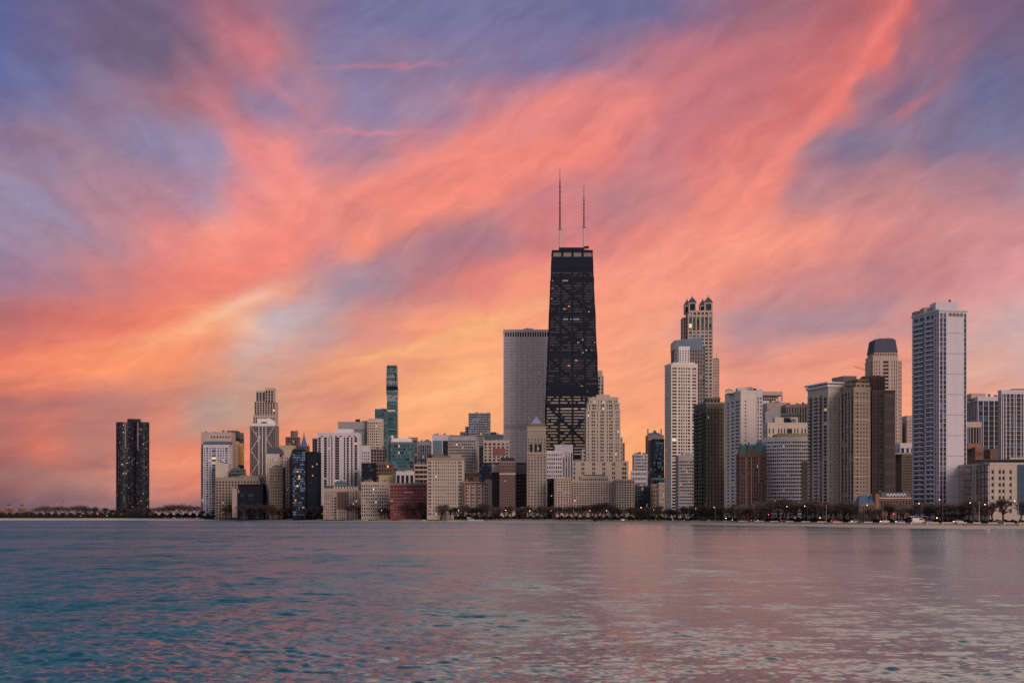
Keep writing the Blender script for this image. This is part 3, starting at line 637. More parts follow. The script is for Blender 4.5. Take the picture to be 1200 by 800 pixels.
# --- px 312-345
b = tower('hotel_tower', 'cream hotel tower with a rounded slate blue roof, left of the blue-lit glass tower', rect(312, 331, 1830, 24), 532.5, 'cream', 5, 22, p=.7, s=.6, gs='std', indiv=False, crown=4)
q = MB(); x0_, x1_ = X(312.6, 1830)-b.o.x, X(330.2, 1830)-b.o.x; z0 = b.z(533); z1 = b.z(524.2); n_ = 8
for k in range(n_):
    t0, t1 = k/n_*math.pi/2, (k+1)/n_*math.pi/2; c = (x0_+x1_)/2; h = (x1_-x0_)/2
    w0, w1 = h*(.55+.45*math.cos(t0)), h*(.55+.45*math.cos(t1)); a_, b_ = z0+(z1-z0)*math.sin(t0), z0+(z1-z0)*math.sin(t1); yy0, yy1 = 3*(1-math.cos(t0)), 3*(1-math.cos(t1))
    for (A_, B_, C_, D_) in (((c-w0, yy0, a_), (c+w0, yy0, a_), (c+w1, yy1, b_), (c-w1, yy1, b_)), ((c+w0, yy0, a_), (c+w0, 20-yy0, a_), (c+w1, 20-yy1, b_), (c+w1, yy1, b_)), ((c-w0, 20-yy0, a_), (c-w0, yy0, a_), (c-w1, yy1, b_), (c-w1, 20-yy1, b_))): q.quad(A_, B_, C_, D_)
q.quad((c-w1, yy1, b_), (c+w1, yy1, b_), (c+w1, 20-yy1, b_), (c-w1, 20-yy1, b_))
q.build('curved_roof', M['roof_slate'], b.r)
b = tower('apartment_block', 'sandy brown block with rows of small windows, below the rounded blue roof', rect(315.5, 334.5, 1765, 22), 548.5, 'tan', 8, 17, cat='building', p=.5, s=.45, gs='std', indiv=False)
b.units(b.fp, b.z(548.5), 3)
b = tower('office_tower', 'yellowish cream slab with plain top between the rounded blue roof and the glass tower', rect(327, 346.5, 1960, 24), 522.5, 'yellow_stone', 6, 24, p=.6, s=.5, gs='pale', indiv=False, crown=16)
b.blk(528, fp=front(330, 341, 1945, 10), mt='pink_stone', nf=20, nb=4, p=.6, s=.5, gs='pale', name='lower_wing', indiv=False, crown=8)
b = tower('office_tower', 'distant brown tower with a round drum on its roof, left of the blue spire', rect(334.5, 352, 2350, 26), 512.5, 'umber', 7, 30, p=.35, s=.3, gs='std', indiv=False)
cxx, cyy = X(343.6, 2350)-b.o.x, 12; q = MB(); r_ = 4.3/F*2350
for k in range(16):
    t0, t1 = k*math.pi/8, (k+1)*math.pi/8
    q.quad((cxx+r_*math.cos(t0), cyy+r_*math.sin(t0), b.z(513)), (cxx+r_*math.cos(t1), cyy+r_*math.sin(t1), b.z(513)), (cxx+r_*math.cos(t1), cyy+r_*math.sin(t1), b.z(504.3)), (cxx+r_*math.cos(t0), cyy+r_*math.sin(t0), b.z(504.3)))
q.poly([(cxx+r_*math.cos(k*math.pi/8), cyy+r_*math.sin(k*math.pi/8), b.z(504.3)) for k in range(16)])
q.build('drum', M['umber'], b.r, smooth=False); mast(b.r, cxx+3, cyy, b.z(505), b.z(501))
b = tower('spired_tower', 'slim tower with a steep blue pyramid roof and spire behind the dark glass towers', rect(349, 363, 2300, 18), 523, 'umber', 5, 28, p=.4, s=.3, gs='std', indiv=False)
q = MB(); fq = b.loc(front(351.3, 360, 2301, 12)); zb_, zt_ = b.z(524), b.z(512)
ap = ((fq[0][0]+fq[1][0])/2, fq[0][1]+6, b.z(508.5))
for k in range(4): q.poly([(*fq[k], zb_), (*fq[(k+1) % 4], zb_), ap])
q.build('pyramid_roof', mat('roof_bright_blue', (.04, .14, .30), .5), b.r)
q = MB(); q.tube((ap[0], ap[1], b.z(511)), (ap[0], ap[1], b.z(505.5)), 1.1, .15, 6); q.build('spire', M['umber'], b.r)
for xx in (349.8, 361.7): q = MB(); c0 = X(xx, 2300)-b.o.x; q.tube((c0, 2, b.z(523.5)), (c0, 2, b.z(518)), .9, .1, 5); q.build('pinnacle', M['umber'], b.r)

# --- dark twin glass towers at the water
b = B('glass_tower', 'dark glass tower with bluish lit floors, just right of the sandy brown block', 'tower', corner(333.5, 343.2, 358, 1700, 9), 1700)
b.blk(527.5, mt='black_steel', nf=27, nb=7, p=.14, s=.26, gs='bluelit', indiv=False, mode='band', rec=.4, crown=1, base=4, spec={3: dict(nb=6)})
pent(b, 344, 356, 525, 527.5, 6, 10, 'roof_dark')
b = B('glass_tower', 'black glass tower, the darker right-hand twin beside the white-piered tower', 'tower', cornerR(356.5, 372.5, 376.5, 1705, 4), 1705)
b.blk(530.3, mt='black_steel', nf=27, nb=9, p=.14, s=.26, gs='black', indiv=False, mode='band', rec=.4, crown=1, base=4)
pent(b, 361, 371, 528.6, 530.3, 6, 10, 'roof_dark')

# --- white piered tower
b = tower('apartment_tower', 'big white concrete tower with tall vertical piers and dark window bays', rect(372, 424, 1760, 30), 508, 'lilac_white', 10, 30, p=.5, s=.12, gs='std', indiv=False, crown=4, base=8,
   spec={0: dict(bays=[(.02,.08),(.155,.225),(.265,.29),(.33,.36),(.42,.52),(.63,.665),(.70,.75),(.80,.84),(.885,.95)], s=.14)})
pent(b, 393, 413, 502.2, 508.2, 6, 16, 'white')
b.blk(513.5, fp=front(366, 373.5, 1778, 20), mt='grey_warm', nf=28, nb=3, p=.45, s=.3, gs='std', name='side_wing', indiv=False)
for k, t in enumerate((.10, .30, .42, .52, .72, .84)): q = MB(); xx = X(372+52*t, 1760)-b.o.x; q.box(xx-1.2, xx+1.2, -.25, .05, b.z(511.6), b.z(510.4)); q.build('vent', M['black_brick'], b.r)

# --- wide tower behind it its right side coloured cream to suggest sunset light
b = B('office_tower', 'wide grey grid tower with curved right side coloured as sunset-lit, behind the white-piered tower', 'tower', front(396, 431, 2300, 40), 2300)
b.blk(494.8, mt='grey', nf=38, nb=14, p=.22, s=.42, gs='blue', indiv=False, crown=10)
pent(b, 416.5, 421.5, 490.6, 495, 8, 8, 'black_brick'); pent(b, 424, 430, 492.5, 495, 8, 8, 'umber')
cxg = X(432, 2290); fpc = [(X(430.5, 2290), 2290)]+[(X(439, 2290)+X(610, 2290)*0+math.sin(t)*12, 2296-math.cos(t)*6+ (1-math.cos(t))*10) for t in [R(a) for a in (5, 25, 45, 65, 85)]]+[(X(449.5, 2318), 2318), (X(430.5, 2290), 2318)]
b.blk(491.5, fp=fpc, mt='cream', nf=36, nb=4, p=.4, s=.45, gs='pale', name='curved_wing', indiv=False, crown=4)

# --- tall teal towers
b = B('glass_tower', 'tallest slim teal glass tower of the left skyline, with a dark band near its top', 'tower', front(452.3, 465.3, 3700, 28), 3700)
for i, (xa, xb, t, bt, gs) in enumerate([(453.2,465,428,468,'tealgrid'),(452.6,466,468,513,'tealgrid'),(453.0,465.2,513,606,'tealgrid')]):
    pass
b.r['_w'] = 0
def tz(xa, xb, xc, xd, t, bt, gs, nm, nf, nb, mt='teal_frame'):
    """a block whose plan widens or narrows with height"""
    f0 = b.loc(front(xa, xb, b.d, 28)); f1 = b.loc(front(xc, xd, b.d, 28)); z0, z1 = b.z(bt), b.z(t); q = MB(); mats, pr = gmix(gs)
    mats = mats+[M[mt]]
    for e in range(4):
        A_, B_, C_, D_ = Vector((*f0[e], z0)), Vector((*f0[(e+1) % 4], z0)), Vector((*f1[(e+1) % 4], z1)), Vector((*f1[e], z1))
        nrm = (B_-A_).cross(D_-A_).normalized(); k = nb if e % 2 == 0 else 6
        def PP(u, v, o=0): return (A_.lerp(B_, u)).lerp(D_.lerp(C_, u), v)+nrm*o
        rw = [random.choices(range(len(pr)), pr)[0] for j in range(nf)]
        for i in range(k):
            for j in range(nf): q.quad(PP(i/k, j/nf), PP((i+1)/k, j/nf), PP((i+1)/k, (j+1)/nf), PP(i/k, (j+1)/nf), rw[j] if random.random() < .75 else random.choices(range(len(pr)), pr)[0])
        for i in range(k+1):
            u0, u1 = max(0, i/k-.06/k), min(1, i/k+.06/k); q.quad(PP(u0, 0, .25), PP(u1, 0, .25), PP(u1, 1, .25), PP(u0, 1, .25), len(mats)-1)
        for j in range(nf+1):
            u0, u1 = max(0, j/nf-.1/nf), min(1, j/nf+.1/nf); q.quad(PP(0, u0, .2), PP(1, u0, .2), PP(1, u1, .2), PP(0, u1, .2), len(mats)-1)
    q.poly([(*p_, z1) for p_ in f1], len(mats)-1)
    return q.build(nm, mats, b.r)
tz(453.0, 465.1, 453.2, 464.8, 428, 436.5, 'teal', 'upper_glass', 5, 6); tz(452.6, 465.4, 453.0, 465.1, 436.5, 452.5, 'tealpale', 'upper_glass', 8, 6)
q = MB(); fq = b.loc(front(452.6, 465.6, 3699, 29)); q.prism(fq, b.z(457), b.z(452.7)); q.build('dark_band', M['black_steel'], b.r)
tz(453.4, 465.4, 452.6, 465.8, 457, 470, 'tealpale', 'middle_glass', 7, 6)
tz(452.4, 465.8, 453.4, 465.4, 470, 522, 'teal', 'lower_glass', 26, 6)
tz(452.4, 465.8, 452.4, 465.8, 522, 604, 'tealgrid', 'base_glass', 34, 6)
q = MB(); x_ = X(463.7, 3700)-b.o.x; q.box(x_-1.5, x_+1.5, -.6, .1, b.z(447), b.z(437.5)); q.box(x_-5, x_+1.5, -.62, .1, b.z(438.5), b.z(437)); q.build('notch', M['black_steel'], b.r)
b = tower('glass_tower', 'teal glass tower, the shorter companion at the left of the tallest slim teal tower', front(439.3, 453, 3600, 26), 479.5, 'teal_frame', 9, 44, p=.15, s=.22, gs='tealgrid', indiv=False, rec=.3)
pent(b, 447, 452, 478.2, 479.6, 4, 8, 'teal_frame')
b = tower('glass_tower', 'teal glass hospital block with white flat roof in front of the slim teal tower', rect(457.5, 486, 1950, 30), 518.5, 'teal_frame', 12, 22, cat='building', p=.12, s=.22, gs='teal', indiv=False, rec=.3, crown=2)
b.solid('white_roof', 'white', front(458, 482.5, 1951, 22), 513.2, 518.4, taper=.93)
b.solid('side_stair', 'teal_frame', front(453, 457.5, 1955, 10), 509.5, 606)
q = MB(); c0 = Vector((X(459, 1950)-b.o.x, 5, b.z(511.5)))
for i in range(8):
    for j in range(10):
        def SP(i, j): t, u = math.pi*i/8, 2*math.pi*j/10; return c0+Vector((math.sin(t)*math.cos(u), math.sin(t)*math.sin(u), math.cos(t)))*2.1
        q.quad(SP(i, j), SP(i+1, j), SP(i+1, j+1), SP(i, j+1))
q.build('white_dome', M['white'], b.r, smooth=True)
# small ones right of it
tower('office_tower', 'slender tower with warm stripe, just right of the teal hospital block', rect(478.5, 489.5, 2300, 18), 513, 'grey_warm', 4, 24, p=.3, s=.25, gs='blue', indiv=False, crown=3, spec={1: dict(blank=True)})
b = tower('office_tower', 'grey and white striped tower, left of the squarish blue glass block', rect(489.5, 506, 2250, 22), 517.5, 'grey', 6, 22, p=.35, s=.12, gs='blue', indiv=False, crown=5)
pent(b, 497, 504, 515.5, 517.5, 5, 8, 'umber')
b = tower('glass_block', 'squarish blue glass block with pale frame left of the mottled grey tower', rect(506.5, 531, 2150, 26), 510, 'lilac_white', 2, 4, cat='building', p=.08, s=.10, gs='teal', indiv=False, crown=6, spec={1: dict(nb=2)})
b.units(b.fp, b.z(510), 2)
b = B('apartment_tower', 'mottled grey concrete tower behind the long beige corner block', 'tower', cornerR(525, 557.5, 561.5, 1900, 3), 1900)
b.blk(511.5, mt='grey_mottled', nf=27, nb=14, p=.30, s=.46, gs='pale', indiv=False, crown=4)
pent(b, 528, 556, 509.6, 511.7, 3, 14, 'roof_dark')
b = tower('glass_tower', 'dark blue-grey glass tower with rooftop antennas, centre of the low middle skyline', front(549, 574.6, 2550, 34), 484.5, 'grey', 13, 44, p=.2, s=.3, gs='slate', indiv=False)
for i in range(5): mast(b.r, X(559+1.9*i, 2550)-b.o.x, 8+i, b.z(485), b.z(481.5+.5*(i % 2)), .25)
b.blk(500, fp=front(545, 549.2, 2556, 22), mt='grey', nf=30, nb=3, p=.25, s=.3, gs='slate', name='side_wing', indiv=False)
b.blk(506, fp=front(539, 545.2, 2558, 20), mt='grey', nf=28, nb=3, p=.25, s=.3, gs='steel', name='low_wing', indiv=False)
b.blk(506.5, fp=front(574.4, 581.5, 2558, 20), mt='roof_slate', nf=28, nb=3, p=.25, s=.3, gs='navy', name='low_wing', indiv=False)
tower('office_tower', 'dark teal slab behind the pale block with the reddish panel', rect(568, 592, 2350, 20), 509.8, 'teal_frame', 10, 30, p=.2, s=.4, gs='navy', indiv=False, crown=6)
b = tower('office_block', 'pale gridded block with a reddish brown panel near its top', rect(566.5, 597, 1850, 26), 516.5, 'pink_stone', 6, 24, cat='building', p=.42, s=.35, gs='tealgrid', indiv=False, crown=2)
b.solid('red_panel', 'panel_red', front(578.3, 592.3, 1849, 1), 525.3, 532.8)
tower('office_tower', 'black slab with ragged dark edge right of the mottled grey tower', rect(560.5, 569, 2000, 16), 524, 'black_brick', 3, 20, p=.3, s=.3, gs='black', indiv=False)
tower('office_block', 'low black glass block behind the brown brick hotel and the pale gridded block', rect(562, 577, 1700, 20), 543, 'black_steel', 5, 16, cat='building', p=.2, s=.3, gs='navy', indiv=False)

# --- mid layer px 424-503
tower('office_block', 'pale narrow block behind the dark block, right of the white-piered tower', rect(424, 434.5, 1900, 20), 523, 'lilac_white', 4, 22, cat='building', p=.5, s=.4, gs='pale', indiv=False, crown=6)
tower('office_block', 'dark violet block between the pale narrow block and the teal hospital block', rect(434.5, 456, 1960, 20), 526.5, 'granite_pink', 6, 22, cat='building', p=.3, s=.3, gs='black', indiv=False)
b = tower('office_block', 'dark glass block directly above the cream punched-window block', rect(423.5, 441, 1720, 22), 543.5, 'black_steel', 8, 14, cat='building', p=.16, s=.25, gs='navy', indiv=False)
b = tower('apartment_block', 'brown brick block with stepped top, right of the dark glass block', rect(440, 461, 1740, 22), 544, 'brown_brick', 6, 14, cat='building', p=.45, s=.4, gs='std', indiv=False)
pent(b, 445, 454, 541, 544, 5, 8, 'umber'); b.units(b.fp, b.z(544), 3, 'umber')
b = tower('low_block', 'low yellowish block with plain wall, above the red brick building', rect(444, 467, 1640, 18), 557.5, 'yellow_stone', 4, 8, cat='building', spec={0: dict(blank=True)}, indiv=False)
b = tower('low_block', 'small block with four dark glass bays, above the red brick building', rect(464, 486.5, 1620, 20), 553, 'lilac_white', 4, 3, cat='building', p=.34, s=.06, gs='black', indiv=False, base=20, crown=3)
pent(b, 473, 483, 550.3, 553, 3, 8, 'yellow_stone'); b.units(b.fp, b.z(553), 3)
b = tower('low_block', 'brown and white banded block behind the red brick hotel', rect(485.5, 503, 1630, 20), 545, 'pink_stone', 3, 12, cat='building', p=.05, s=.38, gs='black', indiv=False, mode='band')
b.units(b.fp, b.z(545), 3)

# --- front row by the lake drive
b = tower('ornate_hotel', 'ornate cream hotel with grey mansard roof and dormers, below the white-piered tower', rect(379, 423, 1650, 24), 573, 'beige', 15, 10, cat='hotel', p=.42, s=.3, gs='twin', indiv=True, crown=2,
   spec={0: dict(bays=[(.03,.055),(.08,.11),(.14,.165),(.2,.225),(.25,.275),(.30,.37),(.43,.45),(.48,.50),(.53,.55),(.58,.60),(.66,.72),(.77,.79),(.83,.86),(.91,.95)], s=.3)})
b.solid('mansard_roof', 'mansard', front(380, 422, 1651, 22), 568.8, 573, taper=.98)
q = MB()
for i in range(9): xx = X(392+3.3*i, 1650)-b.o.x; q.box(xx-.75, xx+.75, -.1, 2, b.z(572.4), b.z(570.2)); q.box(xx-.95, xx+.95, -.3, 2.2, b.z(570.2), b.z(569.8))
q.build('dormer', M['lilac_white'], b.r)
b.solid('lantern', 'teal_frame', front(392, 404.5, 1656, 12), 564.8, 569); b.solid('lantern_roof', 'roof_blue', front(391.5, 405, 1655, 13), 562.6, 565, taper=.6)
for xx in (393.5, 397.5, 402): q = MB(); c0 = X(xx, 1656)-b.o.x; q.tube((c0, 6, b.z(564.8)), (c0, 6, b.z(560.5)), .5, .1, 5); q.build('finial', M['cream'], b.r)
b.solid('red_wall_panel', 'brown_brick', front(395, 407.5, 1649.4, .5), 576, 596)
q = MB()
for r_ in range(8):
    for i in range(3): xx = X(397.5+3.6*i, 1649)-b.o.x; z = b.z(578+2.3*r_); q.box(xx-.55, xx+.55, -.85, -.55, z-.9, z+.5)
q.build('window', G['dark'], b.r)['kind'] = 'stuff'
b = tower('apartment_block', 'plain cream block with square windows, between the ornate hotel and red brick hotel', rect(423.3, 457.3, 1600, 24), 565.5, 'limestone', 12, 10, cat='building', p=.45, s=.42, gs='twin', mode='punch', crown=1.5, base=3)
b.units(b.fp, b.z(565.5), 2)
b = tower('brick_hotel', 'deep red brick hotel with pale banded windows and a flat roof', rect(457.3, 501, 1555, 24), 568, 'red_brick', 11, 9, cat='hotel', p=.42, s=.38, gs='pale', mode='punch', base=4, crown=1)
b.solid('cornice', 'granite_pink', front(457.3, 500.6, 1554.2, 24), 565.8, 568.2)
q = MB(); 
for j in range(8): z = b.z(571+3.8*j)-1; q.box(.3, X(500, 1555)-b.o.x, -.12, .1, z, z+.25)
q.build('stone_band', M['pink_stone'], b.r)
b.solid('stone_plaque', 'pink_stone', front(473, 484, 1554.3, .6), 575.6, 577.4)
b.units(b.fp, b.z(566), 3, hmax=1.6)
b = tower('apartment_block', 'large beige corner block with stepped roofline, right of the red brick hotel', rect(500.5, 544.5, 1500, 26), 537.5, 'limestone', 17, 16, cat='building', p=.42, s=.40, gs='twin', indiv=True, mode='punch', base=4, crown=2,
   spec={0: dict(bays=[(.03,.06),(.07,.11),(.17,.19),(.23,.26),(.30,.33),(.37,.39),(.42,.44),(.47,.49),(.53,.55),(.58,.60),(.64,.66),(.70,.72),(.76,.78),(.85,.89),(.90,.94)], s=.4)})
b.solid('cornice', 'tan', front(500, 544, 1499, 27), 536.2, 538.2)
pent(b, 506, 528, 533.5, 536.6, 5, 14, 'umber'); pent(b, 510, 520, 530.8, 533.6, 7, 8, 'grey_dark'); pent(b, 528, 540, 532, 536.6, 6, 12, 'tan'); pent(b, 501, 508, 532, 536.6, 8, 8, 'black_brick')
b = tower('apartment_block', 'cream block with vertical brick red stripes, right of the large beige corner block', rect(544.5, 577.3, 1490, 22), 565.5, 'limestone', 10, 10, cat='building', p=.5, s=.45, gs='twin', mode='punch', base=3,
   spec={0: dict(bays=[(.06,.10),(.12,.16),(.25,.29),(.31,.35),(.45,.50),(.52,.56),(.72,.77),(.80,.84)], s=.42)})
q = MB()
for t in (.02, .205, .40, .62): xx = (X(577, 1490)-X(544.5, 1490))*t; q.box(xx, xx+1.1, -.12, .05, 3, b.z(566))
q.build('brick_stripe', M['red_brick'], b.r)
b.solid('brick_cornice', 'red_brick', front(544.7, 568, 1489.4, 1), 564.9, 566.5)
pent(b, 568, 577, 561.5, 565.5, 6, 10, 'yellow_stone')
b = tower('apartment_block', 'small brown brick house with pipes on its roof, just behind the red-striped cream block', rect(544, 562, 1530, 18), 554, 'brown_brick', 5, 12, cat='building', p=.4, s=.4, gs='std', indiv=False); b.units(b.fp, b.z(554), 4, 'grey')

# --- brown hotel with dark wings
b = B('brick_hotel', 'tall plum brown brick hotel with black side wings and a dark mansard', 'hotel', front(585.3, 604, 1450, 26), 1450)
b.blk(542, mt='plum_brick', nf=15, nb=7, p=.62, s=.55, gs='twin', mode='punch', indiv=True, base=11, crown=6)
b.solid('stone_base', 'pink_stone', front(585.2, 604.1, 1449.6, 1), 597, 606); b.solid('stone_band', 'pink_stone', front(585.2, 604.1, 1449.6, 1), 554, 556)
b.blk(542.5, fp=front(576.5, 585.3, 1466, 22), mt='black_brick', nf=15, nb=4, p=.5, s=.5, gs='twin', name='left_wing', indiv=False, crown=4)
b.blk(542.5, fp=front(604, 616.8, 1466, 22), mt='black_brick', nf=15, nb=4, p=.5, s=.5, gs='twin', name='right_wing', indiv=False, crown=4)
b.solid('pale_crown', 'pink_stone', front(576.4, 585.2, 1465, 4), 543, 552.5); b.solid('pale_crown', 'granite_pink', front(604.1, 616.9, 1465, 4), 543, 555)
b.solid('mansard', 'black_brick', front(586, 603.6, 1452, 22), 536, 541.8, taper=.92)
b.blk(541.2, 545.5, fp=front(585, 604.3, 1449, 24), mt='granite_pink', nf=1, nb=7, p=.5, s=.3, name='cornice', indiv=False)

# --- slim brown tower with blue pyramid
b = B('brick_tower', 'slim brown stone tower topped by a small pale blue pyramid', 'tower', front(617.8, 639.8, 1440, 26), 1440)
b.blk(500.5, mt='green_grey' if False else 'grey_warm', nf=26, nb=6, p=.62, s=.5, gs='twin', mode='punch', indiv=True, crown=10, base=4)
b.blk(497.3, 500.6, fp=front(619, 638.8, 1441, 22), mt='umber', nf=1, nb=5, p=.5, s=.2, gs='black', name='upper_storey', indiv=False, crown=1)
q = MB(); fq = b.loc(front(621.2, 636, 1443, 14)); ap = ((fq[0][0]+fq[1][0])/2, fq[0][1]+7, b.z(487))
for k in range(4): q.poly([(*fq[k], b.z(497.5)), (*fq[(k+1) % 4], b.z(497.5)), ap])
q.build('pyramid_roof', mat('roof_pale_blue', (.20, .25, .36), .5), b.r)
q = MB(); q.tube((ap[0], ap[1], ap[2]-1), (ap[0], ap[1], b.z(484.5)), .35, .1, 5); q.build('finial', M['umber'], b.r)
q = MB()
for xx in (622.5, 627.8, 633): c0 = X(xx, 1440)-b.o.x; q.box(c0-1.3, c0+1.3, -.12, .1, b.z(529), b.z(521)); q.box(c0-.9, c0+.9, -.12, .1, b.z(521), b.z(519.6))
q.build('arched_window', G['dark'], b.r)
b.solid('stone_band', 'yellow_stone', front(617.5, 640, 1439.4, 1), 530.5, 531.8); b.solid('stone_band', 'pink_stone', front(617.5, 640, 1439.3, 1), 503, 504)

# --- tall marble tower
b = tower('marble_tower', 'tall pale grey marble grid tower directly left of the black braced skyscraper', rect(590, 645, 2105, 40), 387.5, 'white', 19, 62, p=.36, s=.28, gs='std', indiv=False, crown=2)
b.solid('mechanical_band', 'pink_stone', front(590, 645, 2104.2, 2), 498, 501.5)
q = MB(); Wm = b.loc(b.fp)[1][0]
for i in range(18): xx = (i+.5)*Wm/19+Wm/38*1; q.box(xx-1.05, xx+1.05, -.15, .05, b.z(394.2), b.z(389.4))
q.build('louvre', M['black_brick'], b.r)
b.solid('roof_band', 'lilac_white', front(589.7, 645, 2104.5, 41), 386, 388.8)
pent(b, 613.5, 624.5, 383.4, 386.2, 12, 12, 'lilac_white')
q = MB()
for i in range(19): xx = (i+.0)*Wm/19+Wm/38; q.box(xx-.55, xx+.55, -.55, .05, 2, b.z(388.8))
q.build('rib', M['white'], b.r)

# --- black braced skyscraper
D0 = 1985
b = B('braced_skyscraper', 'black tapering skyscraper with giant X bracing and two tall antennas', 'skyscraper', front(635, 708, D0, 50), D0)
zt = b.z(291.5); HX = (X(708, D0)-X(635, D0)); c0 = HX/2
wb_, wt_ = X(708, D0)-X(635, D0), X(694.8, D0)-X(647.3, D0); ctop = (X(694.8, D0)+X(647.3, D0))/2-b.o.x
db_, dt_ = 50, 30
def HP(face, u, z, o=0):
    t = z/zt; w_ = wb_+(wt_-wb_)*t; dd = db_+(dt_-db_)*t; cx_ = c0+(ctop-c0)*t; y0 = (db_-dd)/2
    if face == 0: return (cx_-w_/2+u*w_, y0-o, z)
    if face == 1: return (cx_+w_/2+o, y0+u*dd, z)
    if face == 2: return (cx_+w_/2-u*w_, y0+dd+o, z)
    return (cx_-w_/2-o, y0+dd-u*dd, z)
def hq(q, face, u0, u1, z0, z1, o, m=0, thick=0):
    q.quad(HP(face, u0, z0, o), HP(face, u1, z0, o), HP(face, u1, z1, o), HP(face, u0, z1, o), m)
    if thick:
        q.quad(HP(face, u0, z0, o-thick), HP(face, u1, z0, o-thick), HP(face, u1, z0, o), HP(face, u0, z0, o), m)
        q.quad(HP(face, u0, z1, o), HP(face, u1, z1, o), HP(face, u1, z1, o-thick), HP(face, u0, z1, o-thick), m)
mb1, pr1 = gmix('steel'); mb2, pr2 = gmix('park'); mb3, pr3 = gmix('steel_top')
gm_all = mb1+mb2+mb3
zlow, zmid, zhi = b.z(536), b.z(462.5), b.z(323)
q = MB(); sp2 = MB(); rows = []
z = 0
while z < zt-12:
    if z < b.z(463.5): fhh = 3.9
    else: fhh = 3.35
    rows.append((z, fhh)); z += fhh
for (z, fhh) in rows:
    low_ = z < b.z(463.5); dark_ = (b.z(463.5) <= z < b.z(451)) or (b.z(414.5) <= z < b.z(412.5)) or (b.z(367.5) <= z < b.z(365.5)) or b.z(318) < z
    floor_lit = random.random(); lowm = random.choices(range(3), pr2[:3])[0]
    for face in range(4):
        nbb = 20 if face % 2 == 0 else 12
        for i in range(nbb):
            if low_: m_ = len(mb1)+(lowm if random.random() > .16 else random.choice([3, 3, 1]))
            elif dark_: m_ = len(mb1)+len(mb2)+random.choices(range(len(pr3)), pr3)[0]
            else:
                m_ = random.choices(range(len(pr1)), pr1)[0]
                if floor_lit < .30 and random.random() < .55: m_ = 0 if random.random() < .9 else 3
                if i and random.random() < .45: m_ = lastm
                if m_ < 4: lastm = m_
                elif floor_lit > .6 and random.random() < .6: m_ = 0
            hq(q, face, i/nbb, (i+1)/nbb, z, z+fhh, -.45, m_)
        sh = .52 if low_ else (.9 if dark_ and z < b.z(451) and z > b.z(463.5) else .44)
        hq(sp2, face, 0, 1, z-fhh*sh/2, z+fhh*sh/2, 0, 0, .45)
for face in range(4):
    hq(q, face, 0, 1, rows[-1][0]+rows[-1][1], zt-9, -.2, len(mb1)+len(mb2))
q.build('window', gm_all, b.r)['kind'] = 'stuff'
sp2.build('spandrel', M['black_steel'], b.r)
q = MB()
for face in range(4):
    cols = [0, .25, .5, .75, 1] if face % 2 == 0 else [0, 1/3, 2/3, 1]
    for u in cols:
        hw_ = .016 if 0 < u < 1 else .020
        hq(q, face, max(0, u-hw_), min(1, u+hw_), 0, zt, .35)
    k = 40 if face % 2 == 0 else 24
    for i in range(1, k):
        if i % 10: hq(q, face, i/k-.0022, i/k+.0022, b.z(463), zt-9, .12)
    hq(q, face, 0, 1, zt-3.2, zt, .35, 0, .5); hq(q, face, 0, 1, zt-24, zt-8.5, .30)
    for zz in (b.z(598), b.z(536), b.z(474), b.z(417), b.z(368), b.z(324)): hq(q, face, 0, 1, zz-1.8, zz+1.8, .32)
q.build('column', M['black_steel'], b.r)
# glazing under the roof edge, pale sky brightness put into its colour
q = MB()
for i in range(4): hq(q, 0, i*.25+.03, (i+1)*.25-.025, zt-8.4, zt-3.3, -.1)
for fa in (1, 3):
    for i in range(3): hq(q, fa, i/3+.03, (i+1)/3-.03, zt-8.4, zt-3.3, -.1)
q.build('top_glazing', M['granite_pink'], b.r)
q = MB()
tiers = [b.z(598), b.z(536), b.z(474), b.z(417), b.z(368), b.z(324)]
for face in range(4):
    for z0_, z1_ in zip(tiers, tiers[1:]):
        for (ua, ub) in ((.01, .99), (.99, .01)):
            p0, p1 = Vector(HP(face, ua, z0_, .55)), Vector(HP(face, ub, z1_, .55)); dd = (p1-p0).normalized()
            nrm = Vector(((0, -1, 0), (1, 0, 0), (0, 1, 0), (-1, 0, 0))[face]); sd_ = dd.cross(nrm).normalized()*1.25
            q.quad(p0-sd_, p1-sd_, p1+sd_, p0+sd_); q.quad(p0+sd_, p1+sd_, p1+sd_-nrm*.5, p0+sd_-nrm*.5); q.quad(p0-sd_-nrm*.5, p1-sd_-nrm*.5, p1-sd_, p0-sd_)
q.build('cross_bracing', M['black_steel'], b.r)
q = MB(); q.poly([HP(0, 0, zt), HP(0, 1, zt), HP(2, 0, zt), HP(2, 1, zt)]); q.build('roof', M['black_steel'], b.r)
x0_, x1_ = X(655.5, D0)-b.o.x, X(684.5, D0)-b.o.x; q = MB(); q.box(x0_, x1_, 14, 32, zt, zt+4.2); q.build('penthouse', M['black_steel'], b.r)
q = MB(); q.box(X(685, D0)-b.o.x, X(691, D0)-b.o.x, 15, 24, zt, zt+1.2)
xc = X(688, D0)-b.o.x; q.box(xc-2.8, xc+3.2, 16, 20, zt+4, zt+6.2); q.box(xc-1.5, xc-1, 17, 18, zt+1, zt+4); q.box(xc+1, xc+1.5, 17, 18, zt+1, zt+4); q.build('roof_crane', M['black_steel'], b.r)
